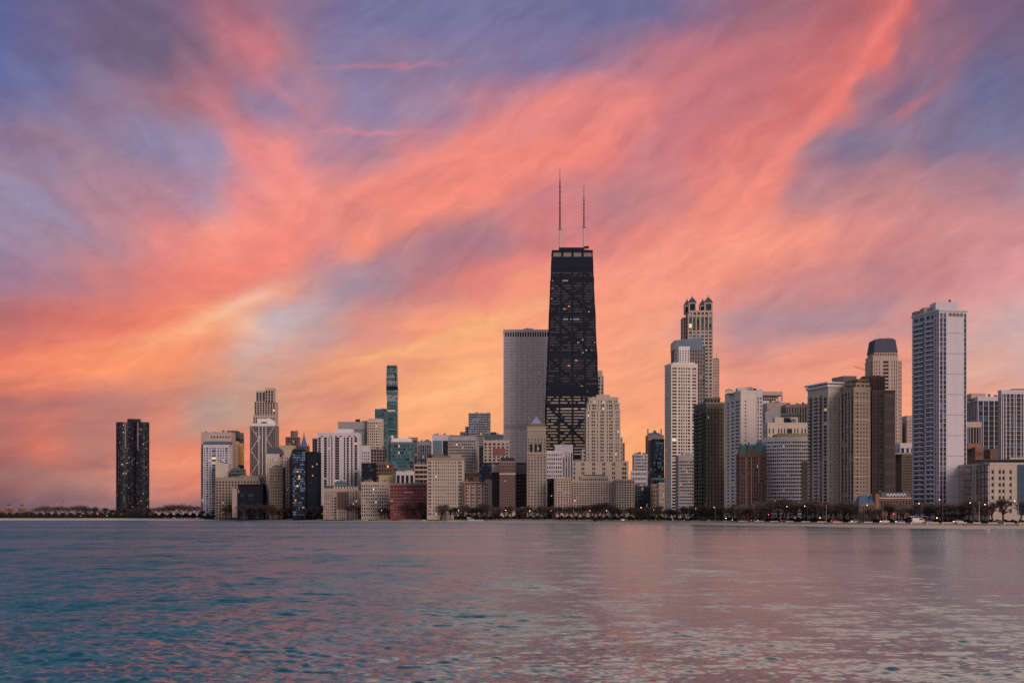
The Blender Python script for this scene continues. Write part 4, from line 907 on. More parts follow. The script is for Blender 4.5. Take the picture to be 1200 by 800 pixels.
for (px_, ys) in ((656.8, (290, 269, 213, 211, 196)), (685.2, (290, 267, 231.5, 231, 216))):
    x_ = X(px_, D0)-b.o.x; y_ = 22; zz = [b.z(v, D0+22) for v in ys]; a = link('antenna', bpy.data.meshes.new('antenna'), b.r)
    q = MB(); q.tube((x_, y_, zz[0]-4), (x_, y_, zz[1]), 1.0, .9, 8)
    for k in range(5): zc = zz[0]+(zz[1]-zz[0])*(k+.5)/5; q.tube((x_, y_, zc), (x_, y_, zc+.8), 1.35, 1.35, 8, cap=True)
    q.build('mast_base', M['steel_white'], a, smooth=True)
    q = MB(); q.tube((x_, y_, zz[1]), (x_, y_, zz[2]), 1.0 if px_ < 670 else .8, .75 if px_ < 670 else .55, 8); 
    for k in range(9): zc = zz[1]+(zz[2]-zz[1])*k/9; q.box(x_-1.3, x_+1.3, y_-.3, y_+.3, zc, zc+.7)
    q.box(x_-2.2, x_+2.8, y_-.3, y_+.3, zz[1]-.5, zz[1]+.6)
    q.build('mast_shaft', M['mast_dark'], a)
    q = MB(); q.tube((x_, y_, zz[2]), (x_, y_, zz[4]), .38, .15, 5)
    for k in range(3): zc = zz[2]+2+k*5; q.tube((x_, y_, zc), (x_, y_, zc+.6), .7, .7, 6, cap=True)
    q.build('mast_tip', M['mast_dark'], a)
b = tower('stone_tower', 'slender pink stone tower peeking out at the right side of the black braced skyscraper', rect(696, 707.5, 2150, 20), 441, 'pink_stone', 3, 40, p=.5, s=.3, gs='pale', indiv=False)
pent(b, 699, 706, 434, 441.3, 2, 10, 'pink_stone')

# --- white slabs in front
b = tower('office_block', 'white slab with ribbed grey right half, before the black braced skyscraper', rect(649.5, 671.3, 1520, 22), 522, 'steel_white', 7, 14, cat='building', p=.55, s=.0, gs='pale', indiv=False, crown=7)
b.blk(529.5, fp=front(640.5, 658.5, 1514, 18), mt='white', nf=16, nb=7, p=.42, s=.42, gs='bluelit', name='front_wing', indiv=False, crown=1)
tower('brick_block', 'narrow black brick block below the white ribbed slab', rect(641, 651, 1460, 20), 561.5, 'black_brick', 3, 12, cat='building', p=.6, s=.5, gs='twin', indiv=False, crown=6)

# --- stepped limestone tower and the long hotel at its foot
d = 1600; b = B('stepped_tower', 'art deco limestone tower with setbacks right of the black braced skyscraper', 'tower', front(687, 727, d, 34), d)
BAY = [(.155,.215),(.225,.285),(.39,.45),(.46,.52),(.67,.73),(.74,.80)]; SM = [(.04,.06),(.08,.10),(.33,.35),(.585,.605),(.87,.89),(.92,.94)]
bays = sorted([(.05,.08),(.155,.20),(.215,.26),(.32,.345),(.41,.455),(.47,.515),(.60,.63),(.67,.715),(.73,.775),(.86,.89),(.92,.95)])
b.blk(480.5, mt='limestone', nf=34, nb=9, p=.6, s=.3, gs='twin', indiv=True, spec={0: dict(bays=bays, s=.42)}, crown=.5)
b.blk(473.2, 480.6, fp=front(688.2, 726.2, d+1, 30), mt='limestone', nf=2, nb=9, p=.6, s=.3, gs='twin', name='upper_block', indiv=False, spec={0: dict(bays=bays, s=.3)})
b.blk(466.6, 473.4, fp=front(690, 724.6, d+2, 26), mt='limestone', nf=2, nb=9, p=.6, s=.4, gs='pale', name='upper_block', indiv=False, spec={0: dict(bays=bays, s=.3)}, crown=2)
b.blk(463.2, 466.8, fp=front(699, 715, d+4, 18), mt='limestone', nf=1, nb=6, p=.7, s=.3, gs='pale', name='crown', indiv=False, crown=2)
b.solid('corner_crown', 'tan', front(716.5, 724, d+3, 14), 465, 467)
fps = front(681.5, 729.6, d-4, 40)
b.blk(513, fp=front(727, 729.6, d+3, 26), mt='limestone', nf=20, nb=1, p=.6, s=.5, gs='twin', name='side_step', indiv=False)
b.blk(519.5, fp=front(729.6, 732.2, d+6, 24), mt='granite_pink', nf=18, nb=1, p=.6, s=.5, gs='twin', name='side_step', indiv=False)
b.blk(527.5, fp=front(682, 687.2, d+2, 24), mt='limestone', nf=18, nb=1, p=.6, s=.5, gs='twin', name='side_step', indiv=False)
b.blk(541.5, fp=front(668.5, 736.5, d-8, 40), mt='limestone', nf=13, nb=16, p=.6, s=.5, gs='twin', name='lower_block', indiv=False,
  spec={0: dict(bays=[(.03,.05),(.06,.08),(.19,.21),(.22,.24),(.375,.395),(.405,.425),(.55,.57),(.58,.60),(.72,.74),(.75,.77),(.89,.92),(.93,.96)], s=.4)})
for xx in (697, 707.5): q = MB(); c0 = X(xx, d)-b.o.x; q.box(c0-1.4, c0+1.4, -.05+1.5, 1.9, b.z(472), b.z(469.5)); q.build('urn', M['white'], b.r)
d = 1430; b = B('long_hotel', 'long pale limestone hotel with two wings, at the foot of the stepped tower', 'hotel', front(669, 722.5, d, 30), d)
b.blk(564, mt='limestone', nf=13, nb=17, p=.50, s=.42, gs='twin', mode='punch', indiv=True, base=6, crown=1)
b.blk(561, fp=front(650, 669.5, d-14, 44), mt='pink_stone', nf=13, nb=6, p=.48, s=.42, gs='twin', mode='punch', name='left_wing', indiv=False, base=6, crown=2)
b.blk(563, fp=front(722, 743.5, d-14, 44), mt='limestone', nf=13, nb=7, p=.48, s=.42, gs='twin', mode='punch', name='right_wing', indiv=False, base=6, crown=1)
b.blk(558.6, 564.1, fp=front(680, 713, d+1, 26), mt='limestone', nf=1, nb=14, p=.45, s=.2, gs='std', name='attic', indiv=False, crown=1.2)
b.solid('attic_roof', 'mansard', front(684, 711, d+4, 20), 555.8, 558, taper=.9)
b.solid('parapet_band', 'tan', front(650, 669.5, d-14.4, 2), 561, 562.4); b.solid('parapet_band', 'tan', front(722, 743.6, d-14.4, 2), 563, 564.4)

# --- px 741-778
b = tower('apartment_block', 'white grid block just right of the long limestone hotel', rect(741, 759, 1700, 22), 533, 'lilac_white', 9, 20, cat='building', p=.3, s=.36, gs='bluelit' if False else 'blue', indiv=False)
b.units(b.fp, b.z(533), 2); b.blk(552.5, fp=front(739.5, 758, 1694, 6), mt='white', nf=10, nb=10, p=.35, s=.5, gs='blue', name='lower_wing', indiv=False)
tower('office_block', 'low dark blue glass block at the foot of the white grid block', rect(742, 762, 1500, 18), 570, 'roof_slate', 7, 8, cat='building', p=.3, s=.3, gs='blue', indiv=False)
b = tower('office_tower', 'grey tower with horned roofline and a blue glass bay', rect(756.5, 778, 1900, 28), 510.5, 'granite_pink', 7, 28, p=.5, s=.3, gs='pale', indiv=False, crown=5)
for xx in (758.7, 774.2): b.solid('horn', 'granite_pink', front(xx, xx+1.3, 1900, 3), 502.3, 511)
b.solid('roof_step', 'roof_blue', front(760, 774, 1902, 14), 506.8, 510.6, taper=.8); b.solid('roof_peak', 'roof_blue', front(765, 770, 1903, 8), 503.5, 507, taper=.35)
b.blk(515.5, 561.5, fp=front(765, 778.5, 1892, 10), mt='black_steel', nf=18, nb=8, p=.12, s=.2, gs='blue', name='glass_bay', indiv=False)
b.blk(561, fp=front(763.5, 779, 1888, 10), mt='teal_frame', nf=4, nb=5, p=.1, s=.2, gs='teal', name='glass_base', indiv=False)
tower('low_block', 'small beige block with grey block beside it, at the foot of the horned tower', rect(762, 770, 1480, 14), 568, 'tan', 3, 8, cat='building', p=.55, s=.5, gs='std', indiv=False)
tower('low_block', 'small pinkish block at the left foot of the white apartment tower', rect(770.5, 779, 1450, 14), 566.5, 'pink_stone', 3, 8, cat='building', p=.7, s=.5, gs='std', indiv=False)

# --- twin-turreted tower
d = 1870; b = B('turreted_tower', 'pale postmodern tower crowned by four lantern turrets with pointed slate roofs', 'tower', rect(801, 835.5, d, 38), d)
L = b.fp; xl_ = 806.5
f0 = front(806, 835.5, d, 36); fl = front(800.5, 835, d+10, 30)
cb = [(.05,.16),(.20,.31),(.36,.46),(.53,.64),(.69,.80),(.85,.95)]
b.blk(369.5, fp=f0, mt='pink_stone', nf=58, nb=6, p=.4, s=.3, gs='tealgrid', indiv=False, spec={0: dict(bays=cb, s=.42), 3: dict(nb=6)}, crown=2)
b.blk(369.5, 384.0, fp=front(806.1, 835.4, d-.6, 5), mt='pink_stone', nf=3, nb=6, p=.4, s=.02, gs='tealgrid', indiv=False, spec={0: dict(bays=cb, s=.02)}, name='tall_glazing', cap=False)
b.blk(371.5, fp=front(800.5, 806.3, d+8, 26), mt='pink_stone', nf=58, nb=2, p=.45, s=.3, gs='tealgrid', indiv=False, name='side_bay')
b.blk(364.5, 369.6, fp=front(807, 835.3, d+.5, 33), mt='pink_stone', nf=1, nb=6, p=.42, s=.1, gs='black', indiv=False, name='colonnade', crown=1.4, rec=3)
for (xa, xb, yy, tp) in ((807, 816, 1.5, 1), (825.5, 835.2, 1.5, 1), (802, 809, 26, 1), (820, 828, 26, 1)):
    ff = front(xa, xb, d+yy, 9); 
    b.blk(354, 364.6, fp=ff, mt='pink_stone', nf=1, nb=1, p=.34, s=.1, gs='pale', indiv=False, name='turret', crown=1.2, cap=False, rec=.8)
    q = MB(); fq = off(b.loc(ff), .4); zb_ = b.z(354.1); mx, my = (fq[0][0]+fq[1][0])/2, (fq[0][1]+fq[2][1])/2
    for k in range(4):
        m1 = [(mx+(p_[0]-mx)*.55, my+(p_[1]-my)*.55, zb_+4.2) for p_ in (fq[k], fq[(k+1) % 4])]
        q.quad((*fq[k], zb_), (*fq[(k+1) % 4], zb_), m1[1], m1[0]); q.poly([m1[0], m1[1], (mx, my, zb_+7.2)])
    q.build('turret_roof', M['mansard'], b.r)
    q = MB(); q.tube((mx, my, zb_+6.2), (mx, my, zb_+8.2), .7, .6, 6, cap=True); q.tube((mx, my, zb_+8.2), (mx, my, zb_+10.5), .25, .1, 5); q.build('finial', M['umber'], b.r)
b = tower('stone_tower', 'pale pink slab with an antenna, right behind the turreted tower', rect(832, 843, 2300, 20), 421.8, 'pink_stone', 5, 54, p=.55, s=.5, gs='pale', indiv=False)
pent(b, 836.5, 842.5, 419.5, 422, 3, 8, 'umber'); mast(b.r, X(840, 2305)-b.o.x, 8, b.z(420), b.z(412.5), .4)
# granite wedge-roofed tower in front of it
d = 1740; b = B('granite_tower', 'brown granite tower with a slanted blue metal roof, in front of the turreted tower', 'tower', front(790.5, 823, d, 40), d)
b.blk(409, mt='granite_pink', nf=46, nb=11, p=.55, s=.4, gs='std', indiv=False, cap=False)
q = MB(); fq = b.loc(front(790, 823, d, 40)); z0, zl, zr = b.z(409), b.z(398.8), b.z(395.2)
q.poly([(*fq[0], z0), (fq[0][0]+(fq[1][0]-fq[0][0])*.62, fq[0][1], z0), (*fq[1], zr), (*fq[0], zl)]); q.poly([(fq[0][0]+(fq[1][0]-fq[0][0])*.62, fq[0][1]-.01, z0), (*fq[1], z0), (*fq[1], zr)])
q.quad((*fq[3], z0), (*fq[0], z0), (*fq[0], zl), (*fq[3], zl)); q.quad((*fq[1], z0), (*fq[2], z0), (*fq[2], zr), (*fq[1], zr)); q.quad((*fq[0], zl), (*fq[1], zr), (*fq[2], zr), (*fq[3], zl)); q.poly([(*fq[2], z0), (*fq[3], z0), (*fq[3], zl), (*fq[2], zr)])
q.build('slanted_roof', M['roof_steel'], b.r)
b.blk(405, fp=front(822.8, 826.5, d+6, 30), mt='green_grey', nf=48, nb=1, p=.3, s=.3, gs='tealgrid', name='corner_bay', indiv=False)
# white apartment tower px 779-817
b = B('apartment_tower', 'white apartment tower with a raised roof block, left of the olive tower', 'tower', corner(779, 786.5, 817.5, 1320, 12), 1320)
b.blk(427, mt='white_warm', nf=46, nb=8, p=.34, s=.40, gs='twin', indiv=True, crown=2, base=4,
  spec={0: dict(bays=[(.04,.21),(.27,.34),(.37,.43),(.46,.51),(.55,.60),(.63,.72),(.79,.95)], s=.42), 3: dict(nb=6, p=.5)})
b.blk(406, 427.2, fp=front(795.5, 808.3, 1328, 14), mt='white', nf=7, nb=4, p=.5, s=.5, gs='twin', indiv=False, name='penthouse', crown=2)
b.blk(425, 427.3, fp=front(789, 814, 1326, 12), mt='white', nf=1, nb=6, p=.5, s=.3, gs='twin', indiv=False, name='top_step')
b = tower('apartment_block', 'mottled lilac grey block with ragged balconies at the foot of the white apartment tower', rect(791.5, 815, 1180, 22), 534.5, 'grey_mottled', 9, 19, cat='building', p=.25, s=.52, gs='pale', mode='band', indiv=False, crown=3)
pent(b, 800, 812, 530, 534.8, 4, 10, 'pink_stone'); b.units(b.fp, b.z(534.5), 3)

# --- balcony helper: a slab with a solid or railed front, one object each
def balcony_mesh(w, dp, h=1.05, curved=False, rail='white'):
    q = MB(); n_ = 6 if curved else 1
    pts = [(-w/2, 0)]+([(-w/2, -dp), (w/2, -dp)] if not curved else [(-w/2+w*i/n_, -dp*(.55+.45*math.sin(math.pi*i/n_))) for i in range(n_+1)])+[(w/2, 0)]
    q.poly([(x, y, 0) for x, y in reversed(pts)]); q.poly([(x, y, .22) for x, y in pts])
    for a, b_ in zip(pts, pts[1:]): q.quad((*a, 0), (*b_, 0), (*b_, .42), (*a, .42)); q.quad((*a, .42), (*b_, .42), (*b_, h), (*a, h), 1); q.quad((b_[0], b_[1]+.08, .22), (a[0], a[1]+.08, .22), (a[0], a[1]+.08, h), (b_[0], b_[1]+.08, h), 1)
    return q
def balconies(b, e0, e1, t0, t1, z0, z1, n, dp, mats, curved=False, shift=0, h=1.05, name='balcony'):
    """n balconies stacked on the wall from e0 to e1 (local xy), between fractions t0..t1"""
    a, c = Vector(e0), Vector(e1); u = (c-a); L_ = u.length; u = u/L_; nn = Vector((u.y, -u.x)); w_ = (t1-t0)*L_
    me = balcony_mesh(w_, dp, h, curved).mesh(name, [M[k] for k in mats]); ang = math.atan2(nn.x, -nn.y)
    mid = a+u*((t0+t1)/2*L_)
    for i in range(n):
        if b.r.get('_bal', 0) >= 100: return
        b.r['_bal'] = b.r.get('_bal', 0)+1
        o = link(name, me, b.r, (mid.x, mid.y, z0+(z1-z0)*i/n)); o.rotation_euler = (0, 0, ang)

# olive tower
b = B('apartment_tower', 'dark olive concrete tower with a black balcony column on its left side', 'tower', corner(813, 827.5, 849.3, 1060, 9), 1060)
b.blk(472.5, mt='olive', nf=29, nb=7, p=.62, s=.45, gs='twin', indiv=True, crown=3, base=3, spec={0: dict(bays=[(.10,.15),(.27,.33),(.45,.51),(.62,.68),(.80,.86)], s=.45), 3: dict(nb=5, p=.25, s=.3)})
fq = b.loc(b.fp); zz = b.z(473)
for (t0, t1) in ((.06,.40),(.52,.84)): balconies(b, fq[3], fq[0], t0, t1, 5, zz-4, 27, 1.3, ['olive', 'umber'], h=.9)
pent(b, 828, 844, 466.5, 472.8, 6, 12, 'olive', nf=1, nb=4, p=.6, s=.3, gs='black')
b.solid('roof_edge', 'tan', [(x_, y_) for x_, y_ in off(b.fp, .35)], 471.6, 472.8)

# white slab with dotted windows
b = B('apartment_tower', 'tall white slab with one column of small windows, right of the olive tower', 'tower', corner(849.5, 868, 886.5, 1010, 10), 1010)
b.blk(459, mt='white_warm', nf=33, nb=7, p=.6, s=.45, gs='std', indiv=True, crown=5, base=3, spec={0: dict(bays=[(.26,.345)], s=.62), 3: dict(bays=[(.03,.07),(.14,.26),(.40,.58),(.66,.92)], s=.52)})
b.solidz('parapet_step', 'white_warm', [(X(851, 1022), 1022), (X(860, 1022), 1022), (X(860, 1032), 1032), (X(851, 1032), 1032)], b.z(458.9), b.z(455.6))
b.blk(456.5, fp=corner(885, 886.8, 893.5, 1016, 10), mt='lilac_white', nf=33, nb=3, p=.5, s=.5, gs='std', indiv=False, name='right_wing', crown=4, spec={0: dict(bays=[(.15,.35),(.62,.85)], s=.5)})
pent(b, 864.5, 876, 453, 459.2, 8, 10, 'lilac_white'); pent(b, 874, 882, 451.2, 459.2, 14, 10, 'grey'); pent(b, 851.5, 858.5, 454, 456, 16, 6, 'umber')
q = MB(); c0 = X(884.5, 1022)-b.o.x; q.tube((c0, 12, b.z(457)), (c0, 12, b.z(453.3)), 1.1, 1.1, 10, cap=True); q.build('roof_tank', M['black_brick'], b.r)
mast(b.r, X(854.5, 1024)-b.o.x, 14, b.z(456), b.z(451.8), .15)
# framed grey tower behind it
b = tower('office_tower', 'lilac grey tower with an open framed crown behind the white slab', rect(888, 917.3, 1500, 30), 470.5, 'lilac_white', 8, 30, p=.5, s=.4, gs='pale', indiv=False, crown=1)
b.blk(462.8, 470.6, fp=front(893, 912, 1501, 26), mt='pink_stone', nf=2, nb=7, p=.16, s=.2, gs='pale', name='glazed_storey', indiv=False, cap=False)
q = MB(); xa, xb, xc_ = X(893, 1500)-b.o.x, X(912, 1500)-b.o.x, X(917.3, 1500)-b.o.x; z0, z1 = b.z(463), b.z(458.6)
q.box(xa, xc_, 0, 28, z0, z1); q.box(xc_-1.1, xc_, 0, 3, b.z(471), z0); q.box(xc_-1.1, xc_, 24, 28, b.z(471), z0); q.build('open_frame', M['pink_stone'], b.r)
b = tower('office_block', 'pinkish stepped block between the framed grey tower and the ribbed terraces', rect(893.5, 924, 1400, 26), 473, 'pink_stone', 7, 24, cat='building', p=.4, s=.35, gs='pale', indiv=False, crown=5)
b = tower('office_tower', 'brownish grey ribbed tower with vertical fins, above the curved white building', rect(914.5, 949, 1350, 28), 475, 'grey_warm', 9, 20, p=.5, s=.04, gs='pale', indiv=False, crown=1.5)
pent(b, 938, 949, 472.5, 475.2, 5, 14, 'granite_pink'); b.solid('glass_band', 'teal_frame', front(912, 938, 1349, 1), 484, 487)
q = MB(); f1 = front(897, 914.8, 1345, 22); fq = b.loc(f1); q.poly([(*fq[0], 0), (*fq[1], 0), (*fq[1], b.z(477)), (*fq[0], b.z(482.5))]); q.quad((*fq[0], b.z(482.5)), (*fq[1], b.z(477)), (*fq[2], b.z(477)), (*fq[3], b.z(482.5))); q.quad((*fq[3], 0), (*fq[0], 0), (*fq[0], b.z(482.5)), (*fq[3], b.z(482.5))); q.build('sloping_wing', M['grey'], b.r)
b = tower('apartment_block', 'beige block with a dark box on its roof, above the curved white building', rect(893, 949, 1180, 26), 496.5, 'cream', 15, 12, cat='building', p=.5, s=.42, gs='std', indiv=True, crown=2.5,
   spec={0: dict(bays=[(.03,.06),(.12,.15),(.25,.28),(.32,.35),(.39,.42),(.46,.58),(.63,.66),(.70,.73),(.80,.83),(.88,.91)], s=.4)})
pent(b, 908, 935, 488.3, 496.8, 5, 12, 'cream'); b.solid('dark_box', 'black_steel', front(919, 926.5, 1184.5, 4), 488.8, 495.5)
# curved white banded building
d = 985; pts = []
xl_, xr_ = X(897.5, d+10), X(946, d+20); n_ = 12
for i in range(n_+1):
    t = i/n_; pts.append((xl_+(xr_-xl_)*t, d+ (9*(1-math.sin(math.pi*(.18+.82*t)*1.0)) if False else 12*(1-math.sin(math.pi/2*min(1, t*1.5)))**1.3 + 2*t)))
fp = pts+[(xr_, d+34), (xl_, d+34)]
b = B('curved_building', 'curved white apartment building with continuous window bands, in the right half behind bare trees', 'building', fp, d)
sp_ = {e: dict(nb=2, p=.22) for e in range(n_)}; sp_[n_] = dict(blank=True); sp_[n_+1] = dict(blank=True); sp_[n_+2] = dict(nb=8, p=.2)
shell(b.r, b.loc(fp), 0, b.z(513.5), 'white', 21, 2, p=.22, s=.50, gs='std', mode='band', spec=sp_, dist=d, indiv=True, base=3, crown=1.2)
b.solid('roof_drum', 'yellow_stone', [(x_, y_+3) for x_, y_ in fp[3:n_+1]]+[(xr_, d+28), (fp[3][0], d+28)], 507, 513.6)
tower('stair_tower', 'narrow sandy block with red-tinted balconies between the curved white building and the black balcony tower', rect(939, 948.5, 960, 14), 542, 'tan', 2, 16, cat='building', p=.55, s=.5, gs='std', indiv=True, spec={0: dict(bays=[(.08,.48)], s=.35)})

# brown brick building with teal roof
b = B('brick_building', 'dark brown brick building with gabled front and teal copper roof, before the white slab', 'building', corner(863, 866.5, 898.5, 985, 6), 985)
b.blk(533.5, mt='brown_brick', nf=16, nb=8, p=.5, s=.35, gs='twin', indiv=True, base=4, crown=1,
   spec={0: dict(bays=[(.03,.07),(.10,.14),(.17,.21),(.33,.40),(.47,.50),(.53,.56),(.59,.62),(.65,.68),(.74,.77),(.82,.86),(.91,.95)], s=.35)})
fq = b.loc(b.fp); z0, z1 = b.z(533.6), b.z(520.5); q = MB()
def lerp2(a, c, t): return (a[0]+(c[0]-a[0])*t, a[1]+(c[1]-a[1])*t)
r0, r1 = lerp2(fq[0], fq[3], .35), lerp2(fq[1], fq[2], .35); i0, i1 = lerp2(fq[0], fq[1], .06), lerp2(fq[0], fq[1], 1)
q.quad((*fq[0], z0), (*fq[1], z0), (*r1, z1), (*lerp2(r0, r1, .04), z1)); q.quad((*lerp2(r0, r1, .04), z1), (*r1, z1), (*fq[2], z0), (*fq[3], z0)); q.poly([(*fq[3], z0), (*fq[0], z0), (*lerp2(r0, r1, .04), z1)]); q.poly([(*fq[1], z0), (*fq[2], z0), (*r1, z1)])
q.build('copper_roof', M['roof_teal'], b.r)
for (t0, t1, tp) in ((.0, .12, 522), (.27, .42, 521), (.47, .72, 523.5), (.86, .98, 525)):
    a_, c_ = lerp2(fq[0], fq[1], t0), lerp2(fq[0], fq[1], t1); m_ = lerp2(a_, c_, .5); q = MB(); o_ = -.4
    zt_ = b.z(tp); zm = z0+(zt_-z0)*.45
    q.poly([(a_[0], a_[1]+o_, z0-1), (c_[0], c_[1]+o_, z0-1), (c_[0], c_[1]+o_, zm), (m_[0], m_[1]+o_, zt_), (a_[0], a_[1]+o_, zm)])
    q.quad((a_[0], a_[1]+o_, zm), (m_[0], m_[1]+o_, zt_), (m_[0], m_[1]+5, zt_), (a_[0], a_[1]+5, zm)); q.quad((m_[0], m_[1]+o_, zt_), (c_[0], c_[1]+o_, zm), (c_[0], c_[1]+5, zm), (m_[0], m_[1]+5, zt_))
    q.quad((a_[0], a_[1]+5, z0-1), (a_[0], a_[1]+o_, z0-1), (a_[0], a_[1]+o_, zm), (a_[0], a_[1]+5, zm)); q.quad((c_[0], c_[1]+o_, z0-1), (c_[0], c_[1]+5, z0-1), (c_[0], c_[1]+5, zm), (c_[0], c_[1]+o_, zm))
    q.build('gable', M['brown_brick'], b.r)
    q = MB(); q.box(m_[0]-.45, m_[0]+.45, m_[1]-.4, m_[1]+.4, zt_-2, zt_+1.6); q.build('chimney', M['brown_brick'], b.r)
q = MB(); 
for t in (.235, .44, .71): a_ = lerp2(fq[0], fq[1], t); q.box(a_[0]-.25, a_[0]+.25, a_[1]-.25, a_[1]+.5, 3, z0-1)
q.build('stone_pier', M['tan'], b.r)
for (t0, t1, tp) in ((.74, .83, 565), (.86, .97, 563)):
    a_, c_ = lerp2(fq[0], fq[1], t0), lerp2(fq[0], fq[1], t1); q = MB(); q.box(a_[0], c_[0], a_[1]-3.0, a_[1]+.4, 0, b.z(tp)); q.box(a_[0]+.6, c_[0]-.6, a_[1]-3.05, a_[1]-2.9, 4, b.z(tp)-2, 1); q.build('bay_tower', [M['brown_brick'], G['mid']], b.r)

# black balcony tower px 946-1003
b = B('balcony_tower', 'pale tower full of black zigzag balconies under a white cornice roof', 'tower', corner(946.5, 970.5, 986.5, 915, 14), 915)
b.blk(455, mt='cream', nf=34, nb=4, p=.6, s=.5, gs='std', indiv=True, base=4, crown=5, spec={0: dict(nb=3, p=.75, s=.65), 3: dict(bays=[(.02,.21),(.27,.48),(.54,.70),(.77,.93)], s=.2)})
fq = b.loc(b.fp)
for (t0, t1) in ((.09,.22),(.36,.50),(.60,.71)): balconies(b, fq[3], fq[0], t0, t1, 6, b.z(460), 33, 1.5, ['cream', 'cream'], h=.95)
wr = off(b.fp, .9); b.solid('white_cornice', 'white', wr, 450.3, 453.2); b.solid('roof_recess', 'brown_brick', b.fp, 453.2, 455.1) if False else None
b.solid('roof_slab', 'white', off(b.fp, 1.6), 447.5, 449.2); b.solid('roof_recess', 'brown_brick', off(b.fp, -.8), 449.3, 450.5)
b.blk(439.5, fp=corner(975, 989, 1003.5, 930, 14), mt='grey_warm', nf=36, nb=4, p=.7, s=.6, gs='std', indiv=False, name='rear_slab', crown=4, base=4)
b.solid('slab_top', 'cream', corner(978, 990, 1003, 931, 14), 438, 439.7)
# grey dotted wall continuing to the beige condo
b = B('condo_tower', 'beige brick condominium with tall arched bays and stepped rooftop terraces, left of the dark cleft', 'tower', corner(984.5, 1000.5, 1020, 890, 10), 890)
b.blk(455.5, mt='tan', nf=32, nb=5, p=.55, s=.5, gs='twin', indiv=True, base=4, crown=1.5, spec={0: dict(bays=[(.06,.10),(.16,.28),(.40,.46),(.58,.64),(.76,.82)], s=.5), 3: dict(bays=[(.08,.26),(.34,.50),(.56,.72),(.78,.94)], s=.14)})
b.blk(449.5, 455.7, fp=corner(996, 1003, 1019, 894, 10), mt='tan', nf=2, nb=3, p=.4, s=.2, gs='black', indiv=False, name='terrace_storey')
b.blk(444.3, 449.7, fp=corner(991, 1005, 1018, 898, 10), mt='umber', nf=1, nb=3, p=.3, s=.2, gs='black', indiv=False, name='terrace_storey')
b.blk(448, fp=corner(992, 997, 1002, 903, 10), mt='tan', nf=32, nb=2, p=.5, s=.4, gs='std', indiv=False, name='rear_wing')
fq = b.loc(b.fp); q = MB()
for k in range(4): t = (.02, .30, .53, .75)[k]; a_ = lerp2(fq[3], fq[0], t); q.box(a_[0]-.2, a_[0]+.5, a_[1]-.6, a_[1]+.4, 4, b.z(456))
q.build('pilaster', M['cream'], b.r)
for z_ in range(6): q = MB(); zz = b.z(470+22*z_); e0, e1 = fq[0], fq[1]; q.quad((e0[0], e0[1]-.12, zz), (e1[0], e1[1]-.12, zz), (e1[0], e1[1]-.12, zz+.35), (e0[0], e0[1]-.12, zz+.35)); q.quad((e0[0], e0[1]-.12, zz+.35), (e1[0], e1[1]-.12, zz+.35), (e1[0], e1[1], zz+.35), (e0[0], e0[1], zz+.35)); q.build('stone_band', M['cream'], b.r)
q = MB(); c0, c1 = X(1010, 900)-b.o.x, X(1017, 900)-b.o.x; q.box(c0, c1, 10, 14, b.z(443), b.z(439.5)); q.box(c0+.8, c1-.8, 10.5, 13.5, b.z(439.5), b.z(438.6)); q.build('roof_pavilion', M['roof_dark'], b.r)
b = B('condo_tower', 'brown brick condominium with round-cornered terraces, right of the dark cleft and under the dark-hatted tower', 'tower', front(1022, 1049, 905, 26), 905)
b.blk(459, mt='umber', nf=31, nb=8, p=.5, s=.45, gs='twin', indiv=True, base=4, crown=1.5, spec={0: dict(bays=[(.06,.11),(.22,.28),(.36,.46),(.56,.60),(.66,.71),(.76,.82),(.88,.93)], s=.5)})
b.blk(441.5, 459.2, fp=front(1021, 1037, 909, 20), mt='brown_brick', nf=5, nb=5, p=.55, s=.5, gs='twin', indiv=False, name='upper_block', crown=1)
q = MB(); q.box(X(1019.6, 905)-b.o.x, X(1022, 905)-b.o.x, 8, 26, 0, b.z(446)); q.build('recessed_wall', M['black_brick'], b.r)
fq = b.loc(b.fp); wq = fq[1][0]; q = MB(); q.box(wq*.55, wq+.1, -.18, .1, 4, b.z(461)) ; q.build('beige_facing', M['tan'], b.r)
for r_ in range(9):
    q = MB()
    for i in range(2): x_ = wq*(.60+.2*i); z_ = b.z(466+15*r_); q.box(x_, x_+wq*.15, -.30, -.17, z_-5.2, z_)
    q.build('window_bay', M['granite_pink'], b.r)
for (xx, tp) in ((1029.5, 438.8), (1025, 440.5)):
    q = MB(); c0 = X(xx, 915)-b.o.x
    for k in range(10): 
        for j in range(3):
            t0, t1 = k*math.pi/5, (k+1)*math.pi/5; rr_ = [2.1, 1.8, 1.1, .1]; hh = [0, 1.0, 1.7, 2.0]; zb_ = b.z(441.6)
            q.quad((c0+rr_[j]*math.cos(t0), 10+rr_[j]*math.sin(t0), zb_+hh[j]), (c0+rr_[j]*math.cos(t1), 10+rr_[j]*math.sin(t1), zb_+hh[j]), (c0+rr_[j+1]*math.cos(t1), 10+rr_[j+1]*math.sin(t1), zb_+hh[j+1]), (c0+rr_[j+1]*math.cos(t0), 10+rr_[j+1]*math.sin(t0), zb_+hh[j+1]))
    q.build('roof_dome', M['roof_dark'], b.r)

